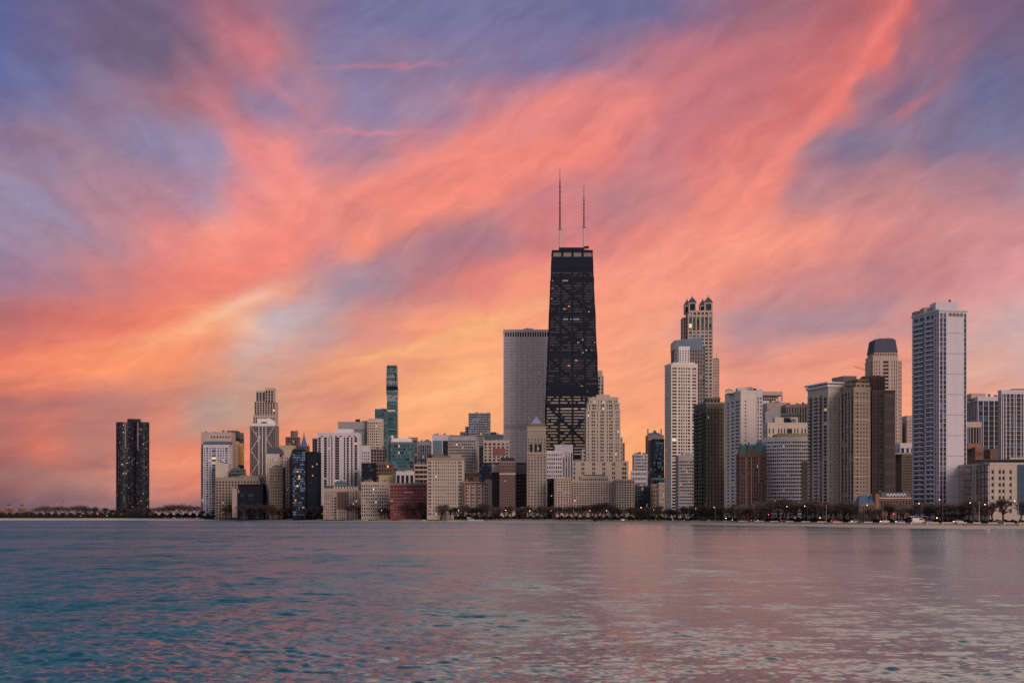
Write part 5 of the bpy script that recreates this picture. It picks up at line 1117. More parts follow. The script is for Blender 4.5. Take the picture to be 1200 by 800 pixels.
# dark-hatted stone tower
d = 1260; b = B('hatted_tower', 'beige stone tower under a big dark tapering roof like a hat, behind the brown condominium', 'tower', front(1023, 1052.5, d, 26), d)
b.blk(417.8, mt='pink_stone', nf=44, nb=9, p=.5, s=.4, gs='std', indiv=True, crown=3, spec={0: dict(bays=[(.06,.09),(.14,.17),(.24,.27),(.40,.62),(.74,.77),(.84,.87),(.92,.95)], s=.38)})
b.blk(423, fp=front(1020.3, 1023.2, d+5, 20), mt='pink_stone', nf=40, nb=1, p=.6, s=.5, gs='std', indiv=False, name='side_bay')
b.blk(423, fp=front(1052.4, 1056.8, d+5, 20), mt='pink_stone', nf=40, nb=2, p=.6, s=.5, gs='std', indiv=False, name='side_bay')
b.blk(412.5, 418, fp=front(1024.5, 1051.8, d+1, 24), mt='pink_stone', nf=1, nb=9, p=.35, s=.2, gs='std', indiv=False, name='crown_storey', crown=1)
b.solid('hat_roof', 'mansard', front(1024.2, 1052.2, d+.5, 26), 397, 412.6, taper=.84); b.solid('hat_top', 'mansard', front(1030, 1047, d+6, 12), 395.5, 397.2)
q = MB(); q.tube((X(1037, d)-b.o.x, 12, b.z(396)), (X(1047, d)-b.o.x, 12, b.z(393.6)), .25, .15, 5); q.build('roof_crane', M['umber'], b.r)

# tower crane in front of it
d = 1500; cr = empty('tower_crane', (X(1017, d), d, GZ), 0, 'slim construction crane with a slightly raised jib left of the dark-hatted tower', 'crane')
q = MB(); hz_ = Z(437, d)-GZ
for sx in (-.8, .8):
    for sy in (-.8, .8): q.box(sx-.12, sx+.12, sy-.12, sy+.12, 0, hz_)
for k in range(int(hz_/3)): q.tube((-.8, -.8, k*3), (.8, -.8, k*3+3), .08, .08, 4)
q.build('mast', M['orange_brick'], cr)
q = MB(); j0, j1 = Vector((2.5, 0, Z(435.5, d)-GZ)), Vector((X(1001.5, d)-X(1017, d), 0, Z(430, d)-GZ))
for o_ in (Vector((0, .5, 0)), Vector((0, -.5, 0)), Vector((0, 0, 1.2))): q.tube(j0+o_, j1+o_, .16, .14, 4)
for k in range(12): p_ = j0.lerp(j1, k/12); r_ = j0.lerp(j1, (k+1)/12); q.tube(p_+Vector((0, .5, 0)), r_+Vector((0, 0, 1.2)), .09, .09, 4)
q.build('jib', M['orange_brick'], cr)
q = MB(); q.box(1.5, 4.5, -1, 1, hz_-1, hz_+2); q.build('cab', M['grey_dark'], cr)
d = 3000; cr = empty('tower_crane', (X(71, d), d, GZ), 0, 'tiny distant crane with a steep jib above the grove at the far left', 'crane')
q = MB(); q.tube((0, 0, 0), (0, 0, Z(592, d)-GZ), .6, .6, 4); q.build('mast', M['umber'], cr)
q = MB(); q.tube((0, 0, Z(592, d)-GZ), (X(75, d)-X(71, d), 0, Z(585, d)-GZ), .5, .3, 4, cap=True); q.build('jib', M['umber'], cr)

# px 1050-1070 fillers
b = tower('apartment_tower', 'beige stepped tower seen between the dark-hatted tower and the tall balcony tower', rect(1055.5, 1072, 1400, 22), 488, 'pink_stone', 5, 32, p=.6, s=.5, gs='std', indiv=False, crown=3)
b.blk(494.5, fp=front(1052, 1057, 1402, 16), mt='pink_stone', nf=30, nb=2, p=.5, s=.5, gs='std', indiv=False, name='side_bay')
tower('office_block', 'small white and blue glass block left of the tall balcony tower', rect(1048, 1072, 1150, 18), 520.5, 'lilac_white', 3, 8, cat='building', p=.4, s=.25, gs='blue', indiv=False, base=8, crown=2)
b = tower('apartment_block', 'dark brown gridded block directly left of the foot of the tall balcony tower', rect(1047, 1072, 1000, 22), 532, 'umber', 14, 24, cat='building', p=.4, s=.4, gs='std', indiv=False, crown=1)
b.solid('roof_edge', 'tan', front(1048, 1071, 999.4, 22), 530.3, 532)

# --- tallest right tower
d = 850; b = B('balcony_tower', 'tallest tower on the right, with a blank lilac wall and two columns of curved balconies', 'tower', corner(1069, 1100.5, 1133, d, 13), d)
b.blk(364, mt='lilac_white', nf=42, nb=6, p=.5, s=.2, gs='blue', indiv=True, base=5, crown=1.2,
  spec={0: dict(bays=[(.03,.13),(.155,.255),(.90,.975)], s=.08), 3: dict(bays=[(.05,.24),(.27,.46),(.52,.66),(.69,.80),(.84,.89),(.93,.985)], s=.22)})
fq = b.loc(b.fp); zt_ = b.z(370); nfl = 40
for (t0, t1) in ((.04,.47),(.52,.81)): balconies(b, fq[3], fq[0], t0, t1, 8, zt_, 40, 1.6, ['white', 'steel_white'], curved=True, h=.8)
b.solid('roof_band', 'lilac_white', off(b.fp, .5), 362.6, 364.2)
q = MB(); e0, e1 = Vector(fq[0]), Vector(fq[1]); uu = (e1-e0).normalized(); nn_ = Vector((uu.y, -uu.x)); ang = math.atan2(nn_.x, -nn_.y); Lw = (e1-e0).length
for i in range(4):
    c_ = e0+uu*Lw*(.40+.135*i)+nn_*.06; n_ = 14; zc = b.z(368.2); q = MB()
    q.poly([(math.cos(2*math.pi*k/n_)*.9, -.02, math.sin(2*math.pi*k/n_)*.9) for k in range(n_)], 1)
    for k in range(n_):
        a0_, a1_ = 2*math.pi*k/n_, 2*math.pi*(k+1)/n_
        q.quad((math.cos(a0_)*.9, -.1, math.sin(a0_)*.9), (math.cos(a1_)*.9, -.1, math.sin(a1_)*.9), (math.cos(a1_)*1.15, -.1, math.sin(a1_)*1.15), (math.cos(a0_)*1.15, -.1, math.sin(a0_)*1.15))
    o = q.build('round_vent', [M['grey'], M['grey_dark']], b.r, (c_.x, c_.y, zc)); o.rotation_euler = (0, 0, ang)
for z_ in range(9):
    q = MB(); zz = b.z(390+24*z_); a_, c_ = e0+uu*Lw*.262+nn_*.05, e0+uu*Lw*.895+nn_*.05; q.quad((*a_, zz), (*c_, zz), (*c_, zz+.3), (*a_, zz+.3)); q.build('wall_joint', M['grey'], b.r)
b.solidz('penthouse', 'lilac_white', front(1096.5, 1122, d+9, 12), b.z(363), b.z(353.8, d+9)); b.solidz('penthouse_step', 'pink_stone', front(1083, 1098, d+16, 10), b.z(363), b.z(360.2, d+16))
b.solidz('penthouse_step', 'grey_warm', front(1073, 1086, d+26, 8), b.z(364), b.z(366.5, d+26)+1)
q = MB(); c0 = X(1114.5, d+12)-b.o.x; q.box(c0-.5, c0+.5, 14, 15, b.z(354.5), b.z(350.5, d+12)); q.build('flue', M['black_brick'], b.r)
# entrance canopy
q = MB(); q.box(fq[0][0]-8, fq[0][0]+16, -6, 2, 4.2, 4.9); q.build('entrance_canopy', M['black_steel'], b.r)

# blue glass and white-pier towers on the right edge
b = tower('office_tower', 'navy glass office tower with white piers behind the tall balcony tower, on the right', rect(1133, 1171.5, 1250, 30), 466, 'lilac_white', 4, 24, p=.12, s=.03, gs='navy', indiv=True, crown=2.5)
pent(b, 1138, 1155, 459.8, 466.2, 8, 14, 'pink_stone')
b.blk(496.5, fp=front(1131, 1150.5, 1240, 9), mt='pink_stone', nf=5, nb=6, p=.18, s=.06, gs='blue', indiv=False, name='front_wing', crown=3, base=0)
b = B('apartment_tower', 'dark glass tower with white vertical piers at the right edge', 'tower', corner(1169.5, 1173.5, 1216, 960, 8), 960)
b.blk(458.5, mt='lilac_white', nf=30, nb=14, p=.4, s=.08, gs='navy', indiv=True, base=3, crown=1.5, spec={0: dict(bays=[(.01,.05),(.07,.12),(.145,.23),(.25,.34),(.36,.40),(.42,.53),(.55,.60),(.62,.67),(.69,.78),(.80,.88),(.90,.96)], s=.06)})
b.solid('roof_block', 'umber', front(1186.5, 1216, 972, 12), 453.5, 458.7)
b = tower('brick_block', 'orange brick stepped block between the blue glass tower and the low stone apartments', rect(1133, 1152.5, 1050, 20), 525, 'orange_brick', 5, 4, cat='building', p=.55, s=.5, gs='std', indiv=False, base=24, crown=1)
pent(b, 1134, 1150, 519, 525.2, 5, 12, 'orange_brick')
tower('brick_block', 'plain brown brick block right of the orange brick stepped block', rect(1150, 1171, 1060, 20), 527.5, 'brown_brick', 5, 4, cat='building', indiv=False, spec={0: dict(blank=True), 3: dict(blank=True)})

# low stone apartments in front
d = 815; b = B('apartment_block', 'low beige stone apartment building with dark glass bays behind bare trees at the right edge', 'building', corner(1113, 1160, 1215, d, 8), d)
b.blk(544, mt='limestone', nf=7, nb=10, p=.5, s=.4, gs='twin', indiv=True, base=5, crown=2.2,
  spec={0: dict(bays=[(.035,.085),(.185,.235),(.265,.315),(.415,.465)], s=.44), 3: dict(bays=[(.03,.17),(.24,.27),(.30,.33),(.42,.55),(.60,.63),(.67,.70),(.75,.99)], s=.2)})
fq = b.loc(b.fp)
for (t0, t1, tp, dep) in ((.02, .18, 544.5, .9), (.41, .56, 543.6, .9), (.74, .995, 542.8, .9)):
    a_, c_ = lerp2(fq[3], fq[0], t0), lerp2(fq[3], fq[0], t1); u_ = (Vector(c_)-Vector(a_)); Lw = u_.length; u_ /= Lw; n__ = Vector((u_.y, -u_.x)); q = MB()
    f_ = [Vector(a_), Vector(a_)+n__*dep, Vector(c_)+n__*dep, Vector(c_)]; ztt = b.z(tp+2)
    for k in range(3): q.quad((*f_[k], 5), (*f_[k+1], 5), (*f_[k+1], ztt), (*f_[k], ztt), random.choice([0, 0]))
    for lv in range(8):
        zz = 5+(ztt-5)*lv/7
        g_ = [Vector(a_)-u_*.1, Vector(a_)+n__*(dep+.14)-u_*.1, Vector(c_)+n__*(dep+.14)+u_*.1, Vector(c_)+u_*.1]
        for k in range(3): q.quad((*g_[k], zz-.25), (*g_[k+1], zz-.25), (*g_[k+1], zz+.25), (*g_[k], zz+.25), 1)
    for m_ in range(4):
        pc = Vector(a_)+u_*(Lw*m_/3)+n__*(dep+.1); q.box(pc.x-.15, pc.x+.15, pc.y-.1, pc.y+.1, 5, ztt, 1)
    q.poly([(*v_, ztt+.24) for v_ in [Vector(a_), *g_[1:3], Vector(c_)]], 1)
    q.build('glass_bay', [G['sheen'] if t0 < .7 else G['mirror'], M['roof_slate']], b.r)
q = MB(); a_, c_ = lerp2(fq[0], fq[1], .60), lerp2(fq[0], fq[1], .985); q.box(a_[0], c_[0], a_[1]-.6, a_[1]+1, 5, b.z(544.5))
for lv in range(8):
    zz = 5+(b.z(544.5)-5)*lv/7; q.box(a_[0]-.1, c_[0]+.1, a_[1]-.75, a_[1]-.5, zz-.2, zz+.2, 1)
for m_ in range(6): xx = a_[0]+(c_[0]-a_[0])*m_/5; q.box(xx-.12, xx+.12, a_[1]-.8, a_[1]-.5, 5, b.z(544.5), 1)
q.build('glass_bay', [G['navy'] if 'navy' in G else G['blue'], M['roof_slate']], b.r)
q = MB()
for i, (t, lv) in enumerate([(.64,3),(.67,3),(.62,3)]): p_ = lerp2(fq[0], fq[1], t); zz = 5+(b.z(544.5)-5)*lv/7+.4; q.quad((p_[0], p_[1]-.66, zz), (p_[0]+1.1, p_[1]-.66, zz), (p_[0]+1.1, p_[1]-.66, zz+2), (p_[0], p_[1]-.66, zz+2))
q.build('lit_window', G['lit'], b.r)
b.solidz('roof_pavilion', 'roof_slate', [(X(1150, d+8), d+8), (X(1212, d+8), d+8), (X(1212, d+24), d+24), (X(1143, d+24), d+24)], b.z(541.5), b.z(538.8), 1.0)
b.solidz('roof_plate', 'roof_dark', [(X(1147, d+6), d+6), (X(1214, d+6), d+6), (X(1214, d+26), d+26), (X(1140, d+26), d+26)], b.z(538.8), b.z(537.3), .97)
b.solidz('roof_pavilion', 'pink_stone', [(X(1182, d+12), d+12), (X(1212, d+12), d+12), (X(1212, d+20), d+20), (X(1182, d+20), d+20)], b.z(537.5), b.z(534.6), .9)

# brick mansion row
d = 850; b = B('brick_mansion', 'red-brown brick mansion with white dormer balustrade, between the condominiums and the tall balcony tower', 'mansion', front(1031, 1068, d, 16), d)
b.blk(583.5, mt='brown_brick', nf=3, nb=10, p=.55, s=.5, gs='twin', indiv=True, base=1, crown=.6)
b.solid('stone_cornice', 'cream', front(1030.7, 1068, d-.4, 16.5), 582.8, 584)
b.solid('slate_roof', 'roof_slate', front(1032, 1067.5, d+.8, 14), 576.6, 583, taper=.93)
for i in range(6):
    q = MB(); c0 = X(1040.5+3.9*i, d)-b.o.x; z_ = b.z(582.6); q.box(c0-.75, c0+.75, -.1, 2.2, z_, z_+1.5); q.poly([(c0-.95, -.15, z_+1.5), (c0+.95, -.15, z_+1.5), (c0, -.15, z_+2.2)]); q.quad((c0-.95, -.15, z_+1.5), (c0, -.15, z_+2.2), (c0, 2.2, z_+2.2), (c0-.95, 2.2, z_+1.5)); q.quad((c0, -.15, z_+2.2), (c0+.95, -.15, z_+1.5), (c0+.95, 2.2, z_+1.5), (c0, 2.2, z_+2.2)); q.box(c0-.35, c0+.35, -.2, 0, z_+.3, z_+1.3, 1)
    q.build('dormer', [M['white'], G['mid']], b.r)
for xx in (1034, 1062): q = MB(); c0 = X(xx, d)-b.o.x; q.box(c0-.7, c0+.7, 5, 6.5, b.z(580), b.z(574.2)); q.build('chimney', M['brown_brick'], b.r)
d = 845; b = B('gabled_house', 'low stone house with steep blue slate gables, left of the brick mansion', 'house', front(1007, 1030.5, d, 15), d)
b.blk(592, mt='umber', nf=3, nb=8, p=.55, s=.5, gs='twin', indiv=True, base=.8)
q = MB(); fq = b.loc(b.fp); z0, z1 = b.z(590.3), b.z(579.5); Wg = fq[1][0]
q.quad((0, 0, z0), (Wg*.55, 0, z0), (Wg*.50, 6, z1), (Wg*.1, 6, z1)); q.quad((Wg*.1, 6, z1), (Wg*.50, 6, z1), (Wg*.55, 15, z0), (0, 15, z0)); q.poly([(0, 15, z0), (0, 0, z0), (Wg*.1, 6, z1)]); q.poly([(Wg*.55, 0, z0), (Wg*.55, 15, z0), (Wg*.5, 6, z1)])
z2 = b.z(577.5); q.poly([(Wg*.45, -.1, z0), (Wg*.95, -.1, z0), (Wg*.7, 5, z2)]); q.poly([(Wg*.95, -.1, z0), (Wg*.95, 15, z0), (Wg*.7, 5, z2)]); q.poly([(Wg*.45, 15, z0), (Wg*.45, -.1, z0), (Wg*.7, 5, z2)])
q.build('slate_roof', M['roof_blue'], b.r)
b.solid('gable_wall', 'orange_brick', front(1026, 1030.6, d-.5, 8), 578.5, 606)

# ---------------------------------------------------------------- trees (bare, late winter)
def tree_meshes(seed, H, spread, flat=False, dens=1.0):
    rd = random.Random(seed); tk, cr = MB(), MB()
    def grow(p, dv, L, r, lv, mb):
        steps = 2; q_ = p
        for k in range(steps):
            nd = (dv+Vector((rd.uniform(-.16,.16), rd.uniform(-.16,.16), rd.uniform(-.02,.14 if not flat else .04)))).normalized()
            e = q_+nd*(L/steps); mb.tube(q_, e, r*(1-.3*k/steps), r*(1-.3*(k+1)/steps), 6 if lv == 0 else (4 if lv < 2 else 3)); q_ = e; dv = nd
            if (lv >= 1 or (not flat and k == 1)) and lv < 5 and rd.random() < (.8 if lv else 1):
                a = rd.uniform(0, 6.28); si = Vector((math.cos(a), math.sin(a), rd.uniform(-.1,.5))).normalized()
                grow(q_, (dv*.6+si*.9).normalized(), L*rd.uniform(.45,.75), max(r*.45, .035), lv+2 if lv+2 < 6 else 5, cr)
        if lv >= 5: return
        n_ = rd.choice([3, 3, 4]) if lv < 2 else rd.choice([2, 3, 3] if dens >= 1 else [2, 2, 3])
        a0 = rd.uniform(0, 6.28)
        for k in range(n_):
            a = a0+6.283*k/n_+rd.uniform(-.4,.4); up = (rd.uniform(.35,1.7) if lv < 2 else rd.uniform(-.6,.7))
            if flat: up *= .55
            si = Vector((math.cos(a)*spread, math.sin(a)*spread, up)).normalized()
            grow(q_, (dv*.45+si*.8).normalized(), L*rd.uniform(.62,.86), max(r*.60, .038), lv+1, tk if lv < 1 else cr)
    grow(Vector((0,0,0)), Vector((0,0,1)), H*(.30 if flat else .20), H*.026, 0, tk)
    zs = max(v[2] for v in cr.v); k = H/zs
    for mb in (tk, cr): mb.v = [(v[0]*k, v[1]*k, v[2]*k) for v in mb.v]
    return tk, cr
twig = mat('twigs', (.11,.075,.068), .9, .35, .8, streak=0); twig2 = mat('twigs_pale', (.18,.13,.11), .9, .35, .8, streak=0); twigd = mat('twigs_dark', (.065,.048,.05), .9, .3, .8, streak=0)
PROTO = []
for sd_, sp_, fl in ((1, 1.0, False), (2, 1.25, False), (3, .85, False), (4, 1.45, True), (5, 1.1, False)):
    tk, cr = tree_meshes(sd_, 10.0, sp_, fl); PROTO.append((tk.mesh('trunk', [M['bark']]), {k: cr.mesh('crown', [m_]) for k, m_ in (('n', twig), ('p', twig2), ('d', twigd))}))
def tree(px, d, H, proto, tone, label, group, wide=1.0, z=None):
    tk, crs = PROTO[proto]; t = empty('bare_tree', (X(px, d), d, (GZ if z is None else z)-.1), random.uniform(0, 6.28), label, 'tree', group)
    k = H/10; t.scale = (k*wide, k*wide, k)
    link('trunk', tk, t); link('crown', crs[tone], t)
def drow(px, extra): return shore_d(px)+extra
# stretches: (px from, px to, count, metres behind the shore, height lo, hi, tones, label, group)
STRETCH = [
 (-20, 40, 10, (500, 900), 9, 14, 'd', 'bare dark tree by the low pier hall at the left edge', 'trees by the pier hall at the left edge'),
 (40, 100, 14, (760, 1000), 20, 26, 'dn', 'flat-topped bare tree of the even grove at the far left', 'flat-topped grove at the far left'),
 (98, 136, 9, (500, 700), 14, 21, 'd', 'bare dark tree just left of the three-lobed dark tower', 'dark trees left of the three-lobed tower'),
 (134, 178, 11, (300, 500), 12, 20, 'd', 'bare dark tree at the foot of the three-lobed dark tower', 'dark trees at the foot of the three-lobed tower'),
 (178, 232, 14, (500, 760), 17, 24, 'dn', 'tall bare tree in the grove between the three-lobed tower and the skyline', 'grove between the three-lobed tower and the skyline'),
 (236, 262, 5, (70, 110), 7, 12, 'd', 'small bare tree at the foot of the pale slab with the plain crown', 'small trees at the foot of the pale slab'),
 (262, 318, 16, (-4, 40), 14, 20, 'd', 'dark bare tree in front of the beige block and the navy glass box', 'dark trees before the navy glass box'),
 (318, 376, 11, (20, 60), 9, 16, 'dn', 'bare tree at the foot of the dark glass towers and the sandy block', 'trees at the foot of the dark glass towers'),
 (378, 424, 7, (52, 62), 12, 21, 'n', 'bare tree in front of the ornate cream hotel', 'trees before the ornate cream hotel'),
 (424, 458, 7, (52, 62), 10, 15, 'nd', 'bare tree in front of the plain cream punched-window block', 'trees before the plain cream block'),
 (458, 501, 9, (52, 62), 14, 19, 'nd', 'bare tree in front of the deep red brick hotel', 'trees before the red brick hotel'),
 (501, 545, 9, (52, 62), 13, 20, 'nd', 'bare tree in front of the large beige corner block', 'trees before the large beige corner block'),
 (545, 578, 7, (52, 62), 13, 19, 'nd', 'bare tree in front of the red-striped cream block', 'trees before the red-striped cream block'),
 (578, 618, 8, (52, 62), 12, 16, 'nd', 'bare tree in front of the plum brown brick hotel', 'trees before the plum brown brick hotel'),
 (618, 650, 6, (52, 62), 12, 17, 'nd', 'bare tree at the foot of the slim brown tower with the blue pyramid', 'trees before the slim brown tower'),
 (650, 722, 15, (30, 62), 13, 17, 'd', 'dark bare tree in front of the long limestone hotel', 'trees before the long limestone hotel'),
 (722, 780, 14, (28, 62), 10, 13.5, 'n', 'rounded purple-brown bare tree right of the long limestone hotel', 'rounded trees right of the long limestone hotel'),
 (780, 850, 18, (52, 80), 8.5, 11.5, 'n', 'low bare tree before the white apartment tower and the olive tower', 'low trees before the white and olive towers'),
 (850, 898, 12, (50, 66), 7.5, 11, 'np', 'bare tree in front of the white slab and the brown brick building', 'trees before the brown brick building'),
 (898, 947, 10, (80, 96), 9, 14, 'np', 'bare tree in front of the curved white building', 'trees before the curved white building'),
 (947, 1003, 12, (80, 96), 8, 12.5, 'np', 'bare tree in front of the black balcony tower', 'trees before the black balcony tower'),
 (1003, 1068, 12, (80, 96), 7, 11, 'np', 'bare tree before the brick mansion and the condominiums', 'trees before the brick mansion'),
 (1068, 1112, 7, (80, 96), 6, 10, 'nd', 'small bare tree at the foot of the tall tower with curved balconies', 'trees at the foot of the tall balcony tower'),
 (1112, 1158, 7, (80, 94), 7.5, 10.5, 'nd', 'bare tree before the glass bays of the low stone apartments', 'trees before the low stone apartments'),
]
for si, (a, c, n, (e0, e1), h0, h1, tones, lb, gr) in enumerate(STRETCH):
    for i in range(n):
        px = a+(c-a)*(i+random.uniform(.15,.85))/n; d = drow(px, random.uniform(e0, e1))
        lab = lb
        tree(px, d, random.uniform(h0, h1)*(1.0 if c < 860 else 1.2)*(.86 if 500 <= a < 780 else 1), 3 if 'grove' in gr else random.choice([0, 1, 2, 4]), random.choice(tones), lab, gr, 1.15 if 'grove' in gr else random.uniform(.95, 1.2))
for px, e, H, pr_, tn, lb in ((1164, 78, 11.2, 1, 'n', 'broad bare tree before the plain stone wall of the low apartments'), (1176, 84, 12.4, 0, 'd', 'tallest dark bare tree near the right edge, left of the bright curved lamp'),
                              (1196, 82, 11.5, 4, 'd', 'bare tree cut by the right edge of the picture'), (1210, 90, 12, 1, 'd', 'dark bare tree at the very right edge'),
                              (398, 50, 24, 2, 'd', 'tallest bare tree in front of the ornate cream hotel')):
    tree(px, drow(px, e), H, pr_, tn, lb, None, 1.15)

# evergreen shrubs and hedge lines close to the drive
hm = mat('hedge_leaf', (.025,.028,.024), .95, .4, .8, streak=0)
def hedge(px0, px1, ex, h, lb):
    h *= (1.2 if px1 < 700 else .85); q = MB(); rd = random.Random(int(px0)); n_ = int((px1-px0)*55)
    for k in range(n_):
        px = rd.uniform(px0, px1); d = drow(px, ex+rd.uniform(0, 5)); z = GZ+rd.random()**1.3*h*(.75+.25*math.sin(px*.7)); s_ = rd.uniform(.25, .6)*max(1, d/1000)**1.2; a = rd.uniform(0, 6.28); x = X(px, d)
        u = Vector((math.cos(a), math.sin(a), rd.uniform(-.5,.5)))*s_; w_ = Vector((rd.uniform(-.6,.6), rd.uniform(-.6,.6), 1))*s_*.7; c = Vector((x, d, z))
        q.quad(c-u-w_, c+u-w_, c+u*.7+w_, c-u*.7+w_)
    tag(q.build('hedge', hm), lb, 'hedge', kind='stuff')
for (a, c, ex, h, lb) in ((-20,132,420,7.0,'dark mass of undergrowth under the far left trees'),(130,240,260,6.0,'dark undergrowth under the trees around the three-lobed tower'),(236,378,60,4.5,'dark shrubs along the drive in front of the left cluster'),
                          (378,560,80,4.0,'dark shrubs along the drive before the hotels'),(560,780,78,4.2,'dark shrubs along the drive before the long limestone hotel'),(780,960,84,3.0,'dark shrubs along the drive in the right half'),(960,1115,86,2.2,'dark hedge along the drive before the condominiums'),(1112,1215,92,1.7,'low dark hedge before the stone apartments')):
    hedge(a, c, ex, h, lb)

# ---------------------------------------------------------------- street lamps
lampm = glow('lamp_light', (1.0, .42, .12), 7); lampw = glow('lamp_light_pale', (1.0, .60, .30), 6)
def lamp(px, py, ex, lb, group=None, on=True, arm=1.6, r=.24, pale=False, metal='iron'):
    d = drow(px, ex); h = Z(py, d)-GZ; t = empty('street_lamp', (X(px, d), d, GZ), 0, lb, 'lamp', group)
    q = MB(); q.tube((arm, 0, 0), (arm, 0, h-.2), .13, .08, 6); q.tube((arm, 0, 0), (arm, 0, .9), .22, .18, 6); q.build('pole', M[metal], t)
    q = MB(); q.tube((arm, 0, h-.25), (arm*.5, 0, h+.22), .07, .06, 5); q.tube((arm*.5, 0, h+.22), (0, 0, h+.16), .06, .06, 5); q.build('arm', M[metal], t)
    q = MB(); q.box(-.38, .30, -.18, .18, h+.05, h+.2); q.build('lamp_hood', M[metal], t)
    if on:
        q = MB(); n_ = 8
        for i in range(4):
            for j in range(n_):
                def SP(i, j): a_, u_ = math.pi*i/4, 2*math.pi*j/n_; return (r*math.sin(a_)*math.cos(u_), r*math.sin(a_)*math.sin(u_), h-.12+r*math.cos(a_))
                q.quad(SP(i, j), SP(i+1, j), SP(i+1, j+1), SP(i, j+1))
        q.build('bulb', lampw if pale else lampm, t, smooth=True)
LAMPS = [(537.5,597.5,54,'lit orange street lamp before the right half of the beige corner block'),(568,597.8,54,'lit orange street lamp before the red-striped cream block'),(592.7,597.3,54,'lit orange street lamp before the plum brick hotel base'),
 (620.7,598,54,'lit orange street lamp at the left foot of the slim brown tower'),(646,598,52,'lit pale street lamp at the left end of the long limestone hotel'),(671.6,598.3,50,'lit dim lamp between the left wing and centre of the long hotel'),
 (691.3,598,50,'lit dim lamp before the middle of the long limestone hotel'),(710.8,597.8,50,'lit orange street lamp near the right wing of the long hotel'),(751.3,594.3,60,'lit bright lamp just below the white grid block'),
 (866.5,594.5,80,'lit small lamp before the left bay of the brown brick building'),(883.5,594.6,80,'lit pale lamp before the middle of the brown brick building'),(943,592.6,72,'lit orange lamp at the right end of the curved white building'),
 (1016.3,591.3,72,'lit orange lamp below the gabled house with blue roof'),(922,593,72,'lit small lamp before the curved white building'),(1077,589.5,72,'lit dim lamp at the foot of the tall balcony tower'),
 (1101,585,72,'lit tiny orange lamp before the glass corner of the tall balcony tower'),(1137,588.6,72,'lit orange lamp before the low stone apartments'),(1154.3,590.5,72,'lit orange lamp before the stone apartments, below the plain wall'),
 (1189.2,586.3,70,'lit bright lamp with curved arm near the right edge'),(837,594,72,'lit small orange lamp at the foot of the olive tower'),(815.5,595.5,72,'lit small lamp left of the olive tower'),(766,597,64,'lit orange lamp left of the white apartment tower'),
 (94,604.2,420,'lit lamp left of the three-lobed dark tower, near the shore'),(447,597.5,52,'lit dim lamp before the plain cream block')]
for k, (px, py, ex, lb) in enumerate(LAMPS): lamp(px, py, ex, lb, 'street lamps along the lake drive', r=.30 if px < 800 else .2, pale=(k % 3 == 2))
for px, py, lb in ((838.5,594,'tall unlit pale lamp pole in front of the olive tower'),(968.3,592.5,'tall unlit pale lamp pole before the black balcony tower'),(1147.5,588.5,'unlit lamp pole before the glass bays of the stone apartments'),(1193,591,'unlit pale pole beside the bright lamp near the right edge'),(884.3,598,'short unlit pole before the brown brick building')):
    lamp(px, py, 60, lb, None, on=False, arm=.0001, metal='steel_white')

